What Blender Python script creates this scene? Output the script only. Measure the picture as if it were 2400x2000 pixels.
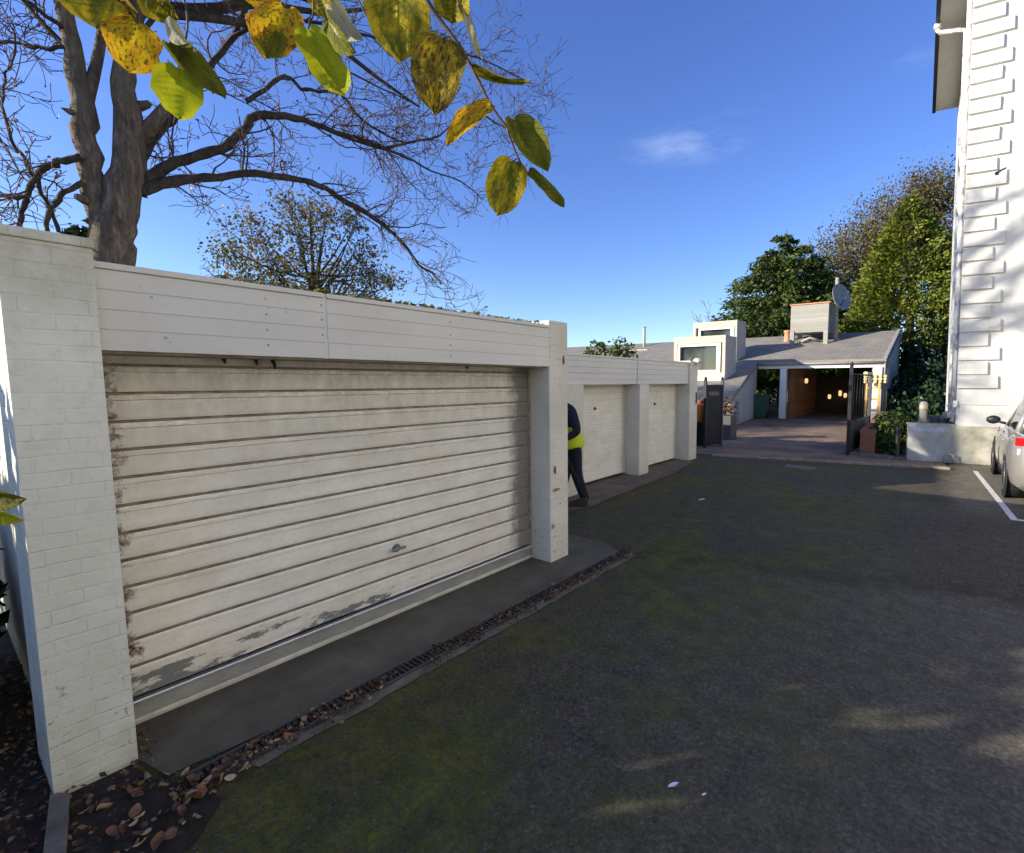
import bpy, bmesh, math, random
from mathutils import Vector, Matrix, noise as mnoise
R = math.radians
scene = bpy.context.scene
random.seed(11)
for _o in list(bpy.data.objects):
    bpy.data.objects.remove(_o)

# ------------------------------------------------------------------ camera
F_PX, CX, CY, CAM_H = 1150.0, 1380.0, 1000.0, 1.7
PITCH = math.atan(106 / 1150.0)
YAW = math.atan(840 / math.hypot(1150.0, 106.0))
cam_d = bpy.data.cameras.new('camera')
cam_d.sensor_width = 36.0
cam_d.lens = F_PX / 2400.0 * 36.0
cam_d.shift_x = (1200 - CX) / 2400.0
cam_d.clip_start = 0.05
cam_d.clip_end = 3000
cam = bpy.data.objects.new('camera', cam_d)
cam.location = (0, 0, CAM_H)
cam.rotation_euler = (math.pi / 2 - PITCH, 0, YAW)
scene.collection.objects.link(cam)
scene.camera = cam

# ------------------------------------------------------------------ sky, sun, exposure
SUN_EL = R(17.4)
TO_SUN = Vector((-0.655 * math.cos(SUN_EL), -0.756 * math.cos(SUN_EL), math.sin(SUN_EL))).normalized()
world = bpy.data.worlds.new('World')
scene.world = world
world.use_nodes = True
wn, wl = world.node_tree.nodes, world.node_tree.links
wn.clear()
w_out = wn.new('ShaderNodeOutputWorld')
w_bg = wn.new('ShaderNodeBackground')
w_sky = wn.new('ShaderNodeTexSky')
w_sky.sky_type = 'NISHITA'
w_sky.sun_disc = False
w_sky.sun_elevation = SUN_EL
w_sky.sun_rotation = math.atan2(TO_SUN.x, TO_SUN.y)
w_sky.altitude = 60
w_sky.air_density = 1.0
w_sky.dust_density = 0.35
w_sky.ozone_density = 4.0
w_bg.inputs['Strength'].default_value = 0.135
# a few thin clouds, fixed in direction
w_tc = wn.new('ShaderNodeTexCoord')
w_map = wn.new('ShaderNodeMapping')
w_map.inputs['Scale'].default_value = (1.6, 1.6, 7.0)
w_noise = wn.new('ShaderNodeTexNoise')
w_noise.inputs['Scale'].default_value = 2.6
w_noise.inputs['Detail'].default_value = 6
w_noise.inputs['Roughness'].default_value = 0.55
w_ramp = wn.new('ShaderNodeValToRGB')
w_ramp.color_ramp.elements[0].position = 0.66
w_ramp.color_ramp.elements[0].color = (0, 0, 0, 1)
w_ramp.color_ramp.elements[1].position = 0.90
w_ramp.color_ramp.elements[1].color = (0.10, 0.10, 0.10, 1)
w_mix = wn.new('ShaderNodeMixRGB')
w_mix.inputs['Color2'].default_value = (5.2, 5.6, 6.4, 1)
wl.new(w_tc.outputs['Generated'], w_map.inputs['Vector'])
wl.new(w_map.outputs['Vector'], w_noise.inputs['Vector'])
wl.new(w_noise.outputs['Fac'], w_ramp.inputs['Fac'])
w_dot = wn.new('ShaderNodeVectorMath'); w_dot.operation = 'DISTANCE'
CLOUD_DIR = (-0.395, 0.822, 0.408 * 3.8)
w_dot.inputs[1].default_value = CLOUD_DIR
w_cs = wn.new('ShaderNodeVectorMath'); w_cs.operation = 'MULTIPLY'; w_cs.inputs[1].default_value = (1.0, 1.0, 3.8)
wl.new(w_tc.outputs['Generated'], w_cs.inputs[0]); wl.new(w_cs.outputs[0], w_dot.inputs[0])
w_cr = wn.new('ShaderNodeValToRGB')
w_cr.color_ramp.elements[0].position = 0.0; w_cr.color_ramp.elements[0].color = (1, 1, 1, 1)
w_cr.color_ramp.elements[1].position = 0.125; w_cr.color_ramp.elements[1].color = (0, 0, 0, 1)
wl.new(w_dot.outputs['Value'], w_cr.inputs['Fac'])
w_n2 = wn.new('ShaderNodeTexNoise'); w_n2.inputs['Scale'].default_value = 9.0; w_n2.inputs['Detail'].default_value = 7; w_n2.inputs['Roughness'].default_value = 0.6
w_m2 = wn.new('ShaderNodeMapping'); w_m2.inputs['Scale'].default_value = (1, 1, 3.2)
wl.new(w_tc.outputs['Generated'], w_m2.inputs['Vector']); wl.new(w_m2.outputs[0], w_n2.inputs['Vector'])
w_r2 = wn.new('ShaderNodeValToRGB')
w_r2.color_ramp.elements[0].position = 0.38; w_r2.color_ramp.elements[0].color = (0, 0, 0, 1)
w_r2.color_ramp.elements[1].position = 0.72; w_r2.color_ramp.elements[1].color = (0.30, 0.30, 0.30, 1)
wl.new(w_n2.outputs['Fac'], w_r2.inputs['Fac'])
w_mm = wn.new('ShaderNodeMath'); w_mm.operation = 'MULTIPLY'
wl.new(w_cr.outputs['Color'], w_mm.inputs[0]); wl.new(w_r2.outputs['Color'], w_mm.inputs[1])
w_mx = wn.new('ShaderNodeMath'); w_mx.operation = 'MAXIMUM'
wl.new(w_mm.outputs[0], w_mx.inputs[0]); wl.new(w_ramp.outputs['Color'], w_mx.inputs[1])
wl.new(w_mx.outputs[0], w_mix.inputs['Fac'])
w_hs = wn.new('ShaderNodeHueSaturation')
w_hs.inputs['Saturation'].default_value = 1.12
w_hs.inputs['Hue'].default_value = 0.52
wl.new(w_sky.outputs['Color'], w_hs.inputs['Color'])
wl.new(w_hs.outputs['Color'], w_mix.inputs['Color1'])
wl.new(w_mix.outputs['Color'], w_bg.inputs['Color'])
wl.new(w_bg.outputs['Background'], w_out.inputs['Surface'])

sun_d = bpy.data.lights.new('sun', 'SUN')
sun_d.energy = 4.9
sun_d.angle = R(0.6)
sun_d.color = (1.0, 0.91, 0.76)
sun = bpy.data.objects.new('sun', sun_d)
sun.rotation_euler = TO_SUN.to_track_quat('Z', 'Y').to_euler()
scene.collection.objects.link(sun)

scene.view_settings.view_transform = 'Standard'
scene.view_settings.look = 'None'
scene.view_settings.exposure = 0.97
scene.view_settings.gamma = 1.0

# ------------------------------------------------------------------ geometry helpers
_cy, _sy, _cp, _sp = math.cos(YAW), math.sin(YAW), math.cos(PITCH), math.sin(PITCH)
CAM = Vector((0, 0, CAM_H))


def ray(px, py):
    dx, dy = px - CX, -(py - CY)
    v = (dx, F_PX * _cp + dy * _sp, -F_PX * _sp + dy * _cp)
    return Vector((_cy * v[0] - _sy * v[1], _sy * v[0] + _cy * v[1], v[2]))


def onX(px, py, X):
    r = ray(px, py); return CAM + r * (X / r.x)


def onY(px, py, Y):
    r = ray(px, py); return CAM + r * (Y / r.y)


def onZ(px, py, Z=0.0):
    r = ray(px, py); return CAM + r * ((Z - CAM_H) / r.z)


def atD(px, py, d):
    return CAM + ray(px, py) * (d / F_PX)


class MB:
    """collects faces; build() links them as ONE mesh object"""

    def __init__(s):
        s.v, s.f, s.m, s.sm = [], [], [], []

    def face(s, pts, mi=0, smooth=False):
        n = len(s.v)
        s.v.extend([tuple(p) for p in pts])
        s.f.append(tuple(range(n, n + len(pts)))); s.m.append(mi); s.sm.append(smooth)

    def box(s, a, b, mi=0, bev=0.0):
        x0, y0, z0 = [min(a[i], b[i]) for i in range(3)]
        x1, y1, z1 = [max(a[i], b[i]) for i in range(3)]
        if bev > 0:
            bm = bmesh.new()
            bmesh.ops.create_cube(bm, size=1)
            for v in bm.verts:
                v.co = Vector(((x0 + x1) / 2 + v.co.x * (x1 - x0), (y0 + y1) / 2 + v.co.y * (y1 - y0),
                               (z0 + z1) / 2 + v.co.z * (z1 - z0)))
            bmesh.ops.bevel(bm, geom=list(bm.edges), offset=bev, segments=2, affect='EDGES', profile=0.5)
            s.bm(bm, mi); bm.free(); return
        s.hexa([(x0, y0), (x1, y0), (x1, y1), (x0, y1)], z0, z1, mi)

    def hexa(s, poly, z0, z1, mi=0):
        """prism over a ccw footprint"""
        n = len(poly)
        zs0 = z0 if isinstance(z0, (list, tuple)) else [z0] * n
        zs1 = z1 if isinstance(z1, (list, tuple)) else [z1] * n
        b = len(s.v)
        s.v.extend([(p[0], p[1], zs0[i]) for i, p in enumerate(poly)])
        s.v.extend([(p[0], p[1], zs1[i]) for i, p in enumerate(poly)])
        s.f.append(tuple(b + i for i in reversed(range(n)))); s.m.append(mi); s.sm.append(False)
        s.f.append(tuple(b + n + i for i in range(n))); s.m.append(mi); s.sm.append(False)
        for i in range(n):
            j = (i + 1) % n
            s.f.append((b + i, b + j, b + n + j, b + n + i)); s.m.append(mi); s.sm.append(False)

    def bm(s, bm, mi=0, smooth=False):
        bm.verts.index_update()
        b = len(s.v)
        s.v.extend([tuple(v.co) for v in bm.verts])
        for f in bm.faces:
            s.f.append(tuple(b + v.index for v in f.verts)); s.m.append(mi); s.sm.append(smooth)

    def tube(s, pts, rad, sides=6, mi=0, cap=True, smooth=True):
        pts = [Vector(p) for p in pts]
        n = len(pts)
        if not isinstance(rad, (list, tuple)):
            rad = [rad] * n
        b = len(s.v)
        t = (pts[1] - pts[0]).normalized()
        up = Vector((0, 0, 1)) if abs(t.z) < 0.9 else Vector((1, 0, 0))
        u = t.cross(up).normalized()
        for i, p in enumerate(pts):
            if i == 0: t2 = pts[1] - pts[0]
            elif i == n - 1: t2 = pts[-1] - pts[-2]
            else: t2 = pts[i + 1] - pts[i - 1]
            t2.normalize()
            u = (u - t2 * u.dot(t2))
            if u.length < 1e-6: u = t2.orthogonal()
            u.normalize()
            w = t2.cross(u)
            for k in range(sides):
                a = 2 * math.pi * k / sides
                q = p + (u * math.cos(a) + w * math.sin(a)) * rad[i]
                s.v.append((q.x, q.y, q.z))
        for i in range(n - 1):
            for k in range(sides):
                k2 = (k + 1) % sides
                s.f.append((b + i * sides + k, b + i * sides + k2, b + (i + 1) * sides + k2, b + (i + 1) * sides + k))
                s.m.append(mi); s.sm.append(smooth)
        if cap:
            s.f.append(tuple(b + k for k in reversed(range(sides)))); s.m.append(mi); s.sm.append(False)
            s.f.append(tuple(b + (n - 1) * sides + k for k in range(sides))); s.m.append(mi); s.sm.append(False)

    def lathe(s, prof, o=(0, 0, 0), sides=16, mi=0, axis=None):
        M = Matrix.Translation(o)
        if axis is not None:
            M = M @ Vector((0, 0, 1)).rotation_difference(Vector(axis)).to_matrix().to_4x4()
        b = len(s.v); n = len(prof)
        for r, z in prof:
            for k in range(sides):
                a = 2 * math.pi * k / sides
                s.v.append(tuple(M @ Vector((r * math.cos(a), r * math.sin(a), z))))
        for i in range(n - 1):
            for k in range(sides):
                k2 = (k + 1) % sides
                s.f.append((b + i * sides + k, b + i * sides + k2, b + (i + 1) * sides + k2, b + (i + 1) * sides + k))
                s.m.append(mi); s.sm.append(True)
        s.f.append(tuple(b + k for k in reversed(range(sides)))); s.m.append(mi); s.sm.append(False)
        s.f.append(tuple(b + (n - 1) * sides + k for k in range(sides))); s.m.append(mi); s.sm.append(False)

    def grid(s, fn, nu, nv, mi=0, smooth=True, cond=None):
        b = len(s.v)
        for i in range(nu + 1):
            for j in range(nv + 1):
                s.v.append(tuple(fn(i / nu, j / nv)))
        for i in range(nu):
            for j in range(nv):
                a = b + i * (nv + 1) + j
                s.f.append((a, a + nv + 1, a + nv + 2, a + 1)); s.m.append(mi); s.sm.append(smooth)

    def build(s, name, mats, parent=None, loc=None):
        me = bpy.data.meshes.new(name)
        me.from_pydata(s.v, [], s.f)
        if not isinstance(mats, (list, tuple)): mats = [mats]
        for m in mats: me.materials.append(m)
        me.polygons.foreach_set('material_index', s.m)
        me.polygons.foreach_set('use_smooth', s.sm)
        me.update()
        o = bpy.data.objects.new(name, me)
        scene.collection.objects.link(o)
        if parent is not None:
            o.parent = parent
            o.matrix_parent_inverse = Matrix.Translation(-wpos(parent))
        elif loc is not None:
            # put the origin at the thing's base without moving the mesh
            L = Vector(loc)
            me.transform(Matrix.Translation(-L)); o.location = L
        return o


def wpos(o):
    p = Vector(o.location)
    q = o.parent
    while q is not None:
        # every parent sits unrotated; children carry the inverse already
        break
    return p if o.parent is None else Vector((0, 0, 0))


def tag(o, label=None, cat=None, group=None, kind=None):
    if label: o['label'] = label
    if cat: o['category'] = cat
    if group: o['group'] = group
    if kind: o['kind'] = kind
    return o


def thing(name, loc, label, cat, group=None):
    o = bpy.data.objects.new(name, None)
    o.empty_display_size = 0.1
    o.location = loc
    scene.collection.objects.link(o)
    return tag(o, label, cat, group)


def struct(o):
    o['kind'] = 'structure'
    return o


# ------------------------------------------------------------------ material helpers
class NT:
    def __init__(s, name):
        s.mat = bpy.data.materials.new(name)
        s.mat.use_nodes = True
        s.n, s.l = s.mat.node_tree.nodes, s.mat.node_tree.links
        s.n.clear()
        s.out = s.n.new('ShaderNodeOutputMaterial')
        s.b = s.n.new('ShaderNodeBsdfPrincipled')
        s.l.new(s.b.outputs[0], s.out.inputs['Surface'])
        s.tc = s.n.new('ShaderNodeTexCoord')

    def map(s, scale=(1, 1, 1), rot=(0, 0, 0), loc=(0, 0, 0), src='Object'):
        m = s.n.new('ShaderNodeMapping')
        m.inputs['Scale'].default_value = scale
        m.inputs['Rotation'].default_value = rot
        m.inputs['Location'].default_value = loc
        s.l.new(s.tc.outputs[src], m.inputs['Vector'])
        return m.outputs[0]

    def noise(s, scale, detail=5, rough=0.6, vec=None, dist=0.0):
        t = s.n.new('ShaderNodeTexNoise')
        t.inputs['Scale'].default_value = scale
        t.inputs['Detail'].default_value = detail
        t.inputs['Roughness'].default_value = rough
        t.inputs['Distortion'].default_value = dist
        s.l.new(vec if vec is not None else s.tc.outputs['Object'], t.inputs['Vector'])
        return t.outputs['Fac']

    def voro(s, scale, vec=None, feature='F1', out='Distance'):
        t = s.n.new('ShaderNodeTexVoronoi')
        t.feature = feature
        t.inputs['Scale'].default_value = scale
        s.l.new(vec if vec is not None else s.tc.outputs['Object'], t.inputs['Vector'])
        return t.outputs[out]

    def ramp(s, fac, stops, interp='LINEAR'):
        r = s.n.new('ShaderNodeValToRGB')
        cr = r.color_ramp
        cr.interpolation = interp
        while len(cr.elements) < len(stops): cr.elements.new(0.5)
        for e, (p, c) in zip(cr.elements, stops):
            e.position = p
            e.color = (c, c, c, 1) if isinstance(c, (int, float)) else (c[0], c[1], c[2], 1)
        s.l.new(fac, r.inputs['Fac'])
        return r.outputs['Color']

    def mix(s, fac, a, b, mode='MIX'):
        m = s.n.new('ShaderNodeMixRGB')
        m.blend_type = mode
        for inp, v in (('Fac', fac), ('Color1', a), ('Color2', b)):
            if isinstance(v, (int, float)): m.inputs[inp].default_value = v if inp == 'Fac' else (v, v, v, 1)
            elif isinstance(v, (tuple, list)): m.inputs[inp].default_value = (v[0], v[1], v[2], 1)
            else: s.l.new(v, m.inputs[inp])
        return m.outputs[0]

    def math(s, op, a, b=None, c=None, clamp=False):
        m = s.n.new('ShaderNodeMath')
        m.operation = op; m.use_clamp = clamp
        for i, v in enumerate((a, b, c)):
            if v is None: continue
            if isinstance(v, (int, float)): m.inputs[i].default_value = v
            else: s.l.new(v, m.inputs[i])
        return m.outputs[0]

    def xyz(s, vec=None):
        x = s.n.new('ShaderNodeSeparateXYZ')
        s.l.new(vec if vec is not None else s.tc.outputs['Object'], x.inputs[0])
        return x.outputs[0], x.outputs[1], x.outputs[2]

    def comb(s, a, b, c):
        x = s.n.new('ShaderNodeCombineXYZ')
        for i, v in enumerate((a, b, c)):
            if isinstance(v, (int, float)): x.inputs[i].default_value = v
            else: s.l.new(v, x.inputs[i])
        return x.outputs[0]

    def set(s, col=None, rough=None, bump=None, bstr=0.3, bdist=0.01, metal=None, spec=None):
        if col is not None:
            if isinstance(col, (tuple, list)): s.b.inputs['Base Color'].default_value = (col[0], col[1], col[2], 1)
            else: s.l.new(col, s.b.inputs['Base Color'])
        if rough is not None:
            if isinstance(rough, (int, float)): s.b.inputs['Roughness'].default_value = rough
            else: s.l.new(rough, s.b.inputs['Roughness'])
        if metal is not None: s.b.inputs['Metallic'].default_value = metal
        if spec is not None: s.b.inputs['Specular IOR Level'].default_value = spec
        if bump is not None:
            bn = s.n.new('ShaderNodeBump')
            bn.inputs['Strength'].default_value = bstr
            bn.inputs['Distance'].default_value = bdist
            s.l.new(bump, bn.inputs['Height'])
            s.l.new(bn.outputs[0], s.b.inputs['Normal'])
        return s.mat


def simple(name, col, rough=0.7, var=0.15, scale=8, metal=0.0, bump=0.15, spec=0.4, bdist=0.004):
    t = NT(name)
    n = t.noise(scale, 6, 0.6)
    lo = tuple(c * (1 - var) for c in col); hi = tuple(min(1, c * (1 + var)) for c in col)
    return t.set(t.ramp(n, [(0.3, lo), (0.7, hi)]), rough, t.noise(scale * 6, 4) if bump else None, bump, bdist, metal, spec)


def painted_brick(name, base=(0.87, 0.85, 0.74), green=0.62, axis='YZ', bstr=0.75):
    """white masonry paint over brick: the courses show as relief and faint dirt"""
    t = NT(name)
    x, y, z = t.xyz()
    if axis == 'XYZ':      # piers: both faces, fold x and y together
        v = t.comb(t.math('ADD', x, y), z, 0.0)
    elif axis == 'YZ':
        v = t.comb(y, z, 0.0)
    else:
        v = t.comb(x, z, 0.0)
    wob = t.noise(3.0, 3, 0.5)
    vm = t.n.new('ShaderNodeVectorMath'); vm.operation = 'ADD'
    t.l.new(v, vm.inputs[0]); t.l.new(t.comb(t.math('MULTIPLY', wob, 0.03), t.math('MULTIPLY', wob, 0.04), 0.0), vm.inputs[1])
    br = t.n.new('ShaderNodeTexBrick')
    br.inputs['Scale'].default_value = 1.0
    br.inputs['Brick Width'].default_value = 0.19
    br.inputs['Row Height'].default_value = 0.062
    br.inputs['Mortar Size'].default_value = 0.006
    br.inputs['Mortar Smooth'].default_value = 1.0
    br.inputs['Color1'].default_value = (1, 1, 1, 1); br.inputs['Color2'].default_value = (0.9, 0.9, 0.9, 1)
    br.inputs['Mortar'].default_value = (0, 0, 0, 1)
    t.l.new(vm.outputs[0], br.inputs['Vector'])
    keep = t.ramp(t.noise(5.5, 5, 0.7), [(0.42, 0.0), (0.70, 1.0)])     # where thick paint hides the joints
    n1 = t.noise(2.2, 5, 0.65)
    col = t.ramp(n1, [(0.3, tuple(c * 0.86 for c in base)), (0.7, base)])
    col = t.mix(t.ramp(t.noise(13, 5, 0.7, dist=0.8), [(0.50, 0.0), (0.72, 0.30)]), col, (0.42, 0.40, 0.31))
    col = t.mix(t.ramp(t.noise(0.9, 3, 0.6), [(0.38, 0.0), (0.62, 0.50)]), col, (0.52, 0.51, 0.40))
    dirt = t.math('MULTIPLY', t.math('MULTIPLY', br.outputs['Fac'], keep), 0.11)
    col = t.mix(dirt, col, tuple(c * 0.45 for c in base))
    # algae towards the top and the foot, with a shape of its own
    g1 = t.ramp(z, [(0.0, 1.0), (0.35, 0.0)])
    zz = t.ramp(t.math('DIVIDE', z, 2.3), [(0.0, 0.85), (0.18, 0.0), (0.78, 0.0), (0.95, 0.8), (1.0, 1.0)])
    alg = t.math('MULTIPLY', zz, t.ramp(t.noise(5, 6, 0.7), [(0.32, 0.1), (0.62, green)]))
    col = t.mix(alg, col, (0.26, 0.25, 0.13))
    # chipped paint
    chips = t.ramp(t.noise(16, 5, 0.75), [(0.62, 0.0), (0.66, 1.0)])
    low = t.ramp(t.math('DIVIDE', z, 2.3), [(0.0, 1.0), (0.14, 0.75), (0.26, 0.25), (0.5, 0.05), (1.0, 0.1)])
    col = t.mix(t.math('MULTIPLY', chips, low), col, (0.12, 0.09, 0.06))
    crack = t.ramp(t.noise(9, 3, 0.5, dist=1.5), [(0.485, 0.0), (0.5, 1.0), (0.515, 0.0)])
    col = t.mix(t.math('MULTIPLY', t.math('MULTIPLY', crack, br.outputs['Fac']), t.math('MULTIPLY', low, 0.9)), col, (0.05, 0.04, 0.03))
    h = t.math('SUBTRACT', t.math('MULTIPLY', t.noise(28, 4, 0.6), 0.35), t.math('MULTIPLY', t.math('MULTIPLY', br.outputs['Fac'], t.math('MULTIPLY_ADD', keep, 0.75, 0.25)), 0.42))
    h = t.math('ADD', h, t.math('MULTIPLY', t.noise(7, 2, 0.5), 0.5))
    return t.set(col, 0.62, h, 0.75, 0.010, spec=0.3)


def foliage(name, stops, rough=0.55, transl=0.35, trans_col=None):
    """leaf colour varies leaf by leaf; some light passes through"""
    t = NT(name)
    g = t.n.new('ShaderNodeNewGeometry')
    col = t.ramp(g.outputs['Random Per Island'], stops)
    col = t.mix(t.ramp(t.noise(0.9, 3), [(0.35, 0.0), (0.65, 0.5)]), col, tuple(c * 0.55 for c in stops[0][1]))
    t.set(col, rough, spec=0.25)
    tr = t.n.new('ShaderNodeBsdfTranslucent')
    t.l.new(col, tr.inputs['Color'])
    ms = t.n.new('ShaderNodeMixShader')
    ms.inputs[0].default_value = transl
    t.l.new(t.b.outputs[0], ms.inputs[1]); t.l.new(tr.outputs[0], ms.inputs[2])
    t.l.new(ms.outputs[0], t.out.inputs['Surface'])
    return t.mat


# ---- material library
def m_asphalt(name, base, moss=1.0):
    t = NT(name)
    x, y, z = t.xyz()
    agg = t.noise(170, 4, 0.8)
    grit = t.voro(95, out='Color')
    col = t.ramp(agg, [(0.34, tuple(c * 0.45 for c in base)), (0.5, base), (0.68, tuple(c * 1.9 for c in base))])
    big = t.noise(0.55, 5, 0.6)
    wvb = t.math('MULTIPLY', t.math('SUBTRACT', t.noise(2.3, 6, 0.75), 0.5), 0.9)
    col = t.mix(t.ramp(big, [(0.35, 0.0), (0.62, 0.55)]), col, tuple(c * 0.55 for c in base))
    col = t.mix(t.ramp(t.noise(1.7, 6, 0.7), [(0.55, 0.0), (0.72, 0.45)]), col, (base[0] * 1.5, base[1] * 1.42, base[2] * 1.35))
    gr, gg, gb = t.xyz(grit)
    col = t.mix(t.ramp(gr, [(0.82, 0.0), (0.88, 0.42)]), col, (0.150, 0.135, 0.110))
    col = t.mix(t.ramp(gg, [(0.74, 0.0), (0.80, 0.6)]), col, tuple(c * 0.30 for c in base))
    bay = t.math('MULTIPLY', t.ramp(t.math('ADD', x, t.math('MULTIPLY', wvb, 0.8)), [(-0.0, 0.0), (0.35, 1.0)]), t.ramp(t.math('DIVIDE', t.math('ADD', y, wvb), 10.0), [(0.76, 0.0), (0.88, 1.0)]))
    col = t.mix(t.math('MULTIPLY', bay, 0.62), col, (0.20, 0.175, 0.13))  # paler ground by the house: its patch of sunlight painted into the colour
    spk = t.ramp(t.noise(75, 2, 0.5), [(0.69, 0.0), (0.72, 0.85)])
    col = t.mix(spk, col, (0.22, 0.21, 0.19))
    # the nearer half was laid later: a wandering mossy seam divides them
    wv = t.math('MULTIPLY', t.math('SUBTRACT', t.noise(1.1, 6, 0.7), 0.5), 1.1)
    sx = t.math('ADD', t.math('SUBTRACT', y, t.math('MULTIPLY', x, 0.28)), wv)
    near = t.ramp(t.math('DIVIDE', sx, 10.0), [(0.455, 1.0), (0.485, 0.0)])
    nx = t.ramp(t.math('ADD', t.math('MULTIPLY', x, 0.2), t.math('MULTIPLY', wv, 0.3)), [(-0.0, 0.0), (0.32, 1.0)])
    rt = t.ramp(t.math('ADD', t.math('MULTIPLY_ADD', x, 0.25, 0.62), t.math('MULTIPLY', wv, 0.45)), [(0.10, 0.0), (0.75, 1.0)])
    col = t.mix(t.math('MULTIPLY', t.math('MULTIPLY', near, rt), 0.80), col, t.mix(0.72, col, (0.128, 0.114, 0.096)))
    md = t.ramp(t.noise(38, 6, 0.85), [(0.30, 0.35), (0.5, 1.0), (0.70, 2.1)])
    col = t.mix(1.0, col, md, 'MULTIPLY')
    md2 = t.ramp(t.noise(7, 5, 0.75), [(0.32, 0.70), (0.68, 1.35)])
    col = t.mix(1.0, col, md2, 'MULTIPLY')
    seam = t.ramp(t.math('DIVIDE', sx, 10.0), [(0.462, 0.0), (0.480, 0.75), (0.498, 0.0)])
    col = t.mix(t.math('MULTIPLY', seam, t.ramp(t.noise(3, 4), [(0.3, 0.2), (0.7, 1.0)])), col, (0.020, 0.022, 0.010))
    # moss: thick along the garage side, in patches elsewhere
    edge = t.ramp(t.math('MULTIPLY_ADD', x, -0.25, 0.25), [(0.22, 0.10), (0.62, 1.0)])
    pat = t.ramp(t.noise(0.8, 7, 0.72, dist=0.6), [(0.40, 0.0), (0.58, 1.0)])
    fine = t.ramp(t.noise(32, 6, 0.85), [(0.44, 0.0), (0.58, 1.0)])
    mk = t.math('MULTIPLY', t.math('MULTIPLY', edge, pat), t.math('MULTIPLY_ADD', fine, 0.8, 0.2))
    mk = t.math('MULTIPLY', mk, moss, clamp=True)
    mcol = t.ramp(t.noise(5, 5, 0.7), [(0.32, (0.036, 0.042, 0.005)), (0.68, (0.140, 0.150, 0.007))])
    col = t.mix(mk, col, mcol)
    h = t.math('ADD', t.math('MULTIPLY', agg, 0.8), t.math('MULTIPLY', t.noise(9, 4), 0.9))
    return t.set(col, 0.85, h, 0.65, 0.012, spec=0.25)


M = {}
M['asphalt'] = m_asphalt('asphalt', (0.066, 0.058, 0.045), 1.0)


def m_concrete(name, base, scale=3.0, crackcol=0.25):
    t = NT(name)
    n = t.noise(scale, 7, 0.68)
    col = t.ramp(n, [(0.3, tuple(c * 0.6 for c in base)), (0.55, base), (0.75, tuple(c * 1.35 for c in base))])
    col = t.mix(t.ramp(t.noise(1.3, 5, 0.7), [(0.5, 0), (0.7, 0.55)]), col, (base[0] * 0.55, base[1] * 0.6, base[2] * 0.42))
    col = t.mix(t.ramp(t.noise(4.0, 6, 0.7, dist=1), [(0.66, 0), (0.78, 0.5)]), col, tuple(min(0.6, c * 2.3) for c in base))
    ck = t.ramp(t.noise(1.6, 6, 0.6, dist=0.8), [(0.494, 0.0), (0.5, crackcol * 0.6), (0.506, 0.0)])
    col = t.mix(ck, col, (0.02, 0.018, 0.014))
    return t.set(col, 0.85, t.noise(60, 5, 0.7), 0.35, 0.006, spec=0.25)


M['apron'] = m_concrete('apron_concrete', (0.125, 0.114, 0.085))
M['apron2'] = m_concrete('apron_brown', (0.16, 0.125, 0.095))
M['kerb'] = m_concrete('kerb_concrete', (0.17, 0.152, 0.115), 9)
M['plinth'] = m_concrete('plinth_render', (0.50, 0.475, 0.40), 2.5, 0.5)
M['block'] = m_concrete('block_render', (0.42, 0.42, 0.40), 2.5, 0.4)


def m_brickpave():
    t = NT('brick_paving')
    br = t.n.new('ShaderNodeTexBrick')
    br.inputs['Scale'].default_value = 1.0
    br.inputs['Brick Width'].default_value = 0.22; br.inputs['Row Height'].default_value = 0.11
    br.inputs['Mortar Size'].default_value = 0.006
    br.inputs['Color1'].default_value = (0.32, 0.215, 0.130, 1); br.inputs['Color2'].default_value = (0.26, 0.19, 0.125, 1)
    br.inputs['Mortar'].default_value = (0.10, 0.09, 0.08, 1)
    t.l.new(t.map(), br.inputs['Vector'])
    col = t.mix(t.ramp(t.noise(0.7, 6, 0.7), [(0.38, 0), (0.64, 0.85)]), br.outputs['Color'], (0.075, 0.055, 0.048))
    col = t.mix(t.ramp(t.noise(1.6, 5, 0.7), [(0.55, 0), (0.75, 0.5)]), col, (0.42, 0.31, 0.23))
    return t.set(col, 0.85, br.outputs['Fac'], -0.3, 0.006, spec=0.2)


M['pave'] = m_brickpave()


def m_redbrick():
    t = NT('red_brick')
    x, y, z = t.xyz()
    br = t.n.new('ShaderNodeTexBrick')
    br.inputs['Scale'].default_value = 1.0
    br.inputs['Brick Width'].default_value = 0.225; br.inputs['Row Height'].default_value = 0.075
    br.inputs['Mortar Size'].default_value = 0.005
    br.inputs['Color1'].default_value = (0.34, 0.15, 0.08, 1); br.inputs['Color2'].default_value = (0.25, 0.11, 0.06, 1)
    br.inputs['Mortar'].default_value = (0.2, 0.16, 0.13, 1)
    t.l.new(t.comb(t.math('ADD', x, y), z, 0.0), br.inputs['Vector'])
    return t.set(t.mix(t.ramp(t.noise(3, 5), [(0.4, 0), (0.7, 0.4)]), br.outputs['Color'], (0.16, 0.08, 0.05)), 0.85, br.outputs['Fac'], -0.3, 0.006, spec=0.2)


M['redbrick'] = m_redbrick()
M['pier'] = painted_brick('painted_brick_pier', axis='XYZ')
M['pier_far'] = painted_brick('painted_brick_pier_pale', (0.80, 0.75, 0.655), 0.2, 'XYZ')


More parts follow.
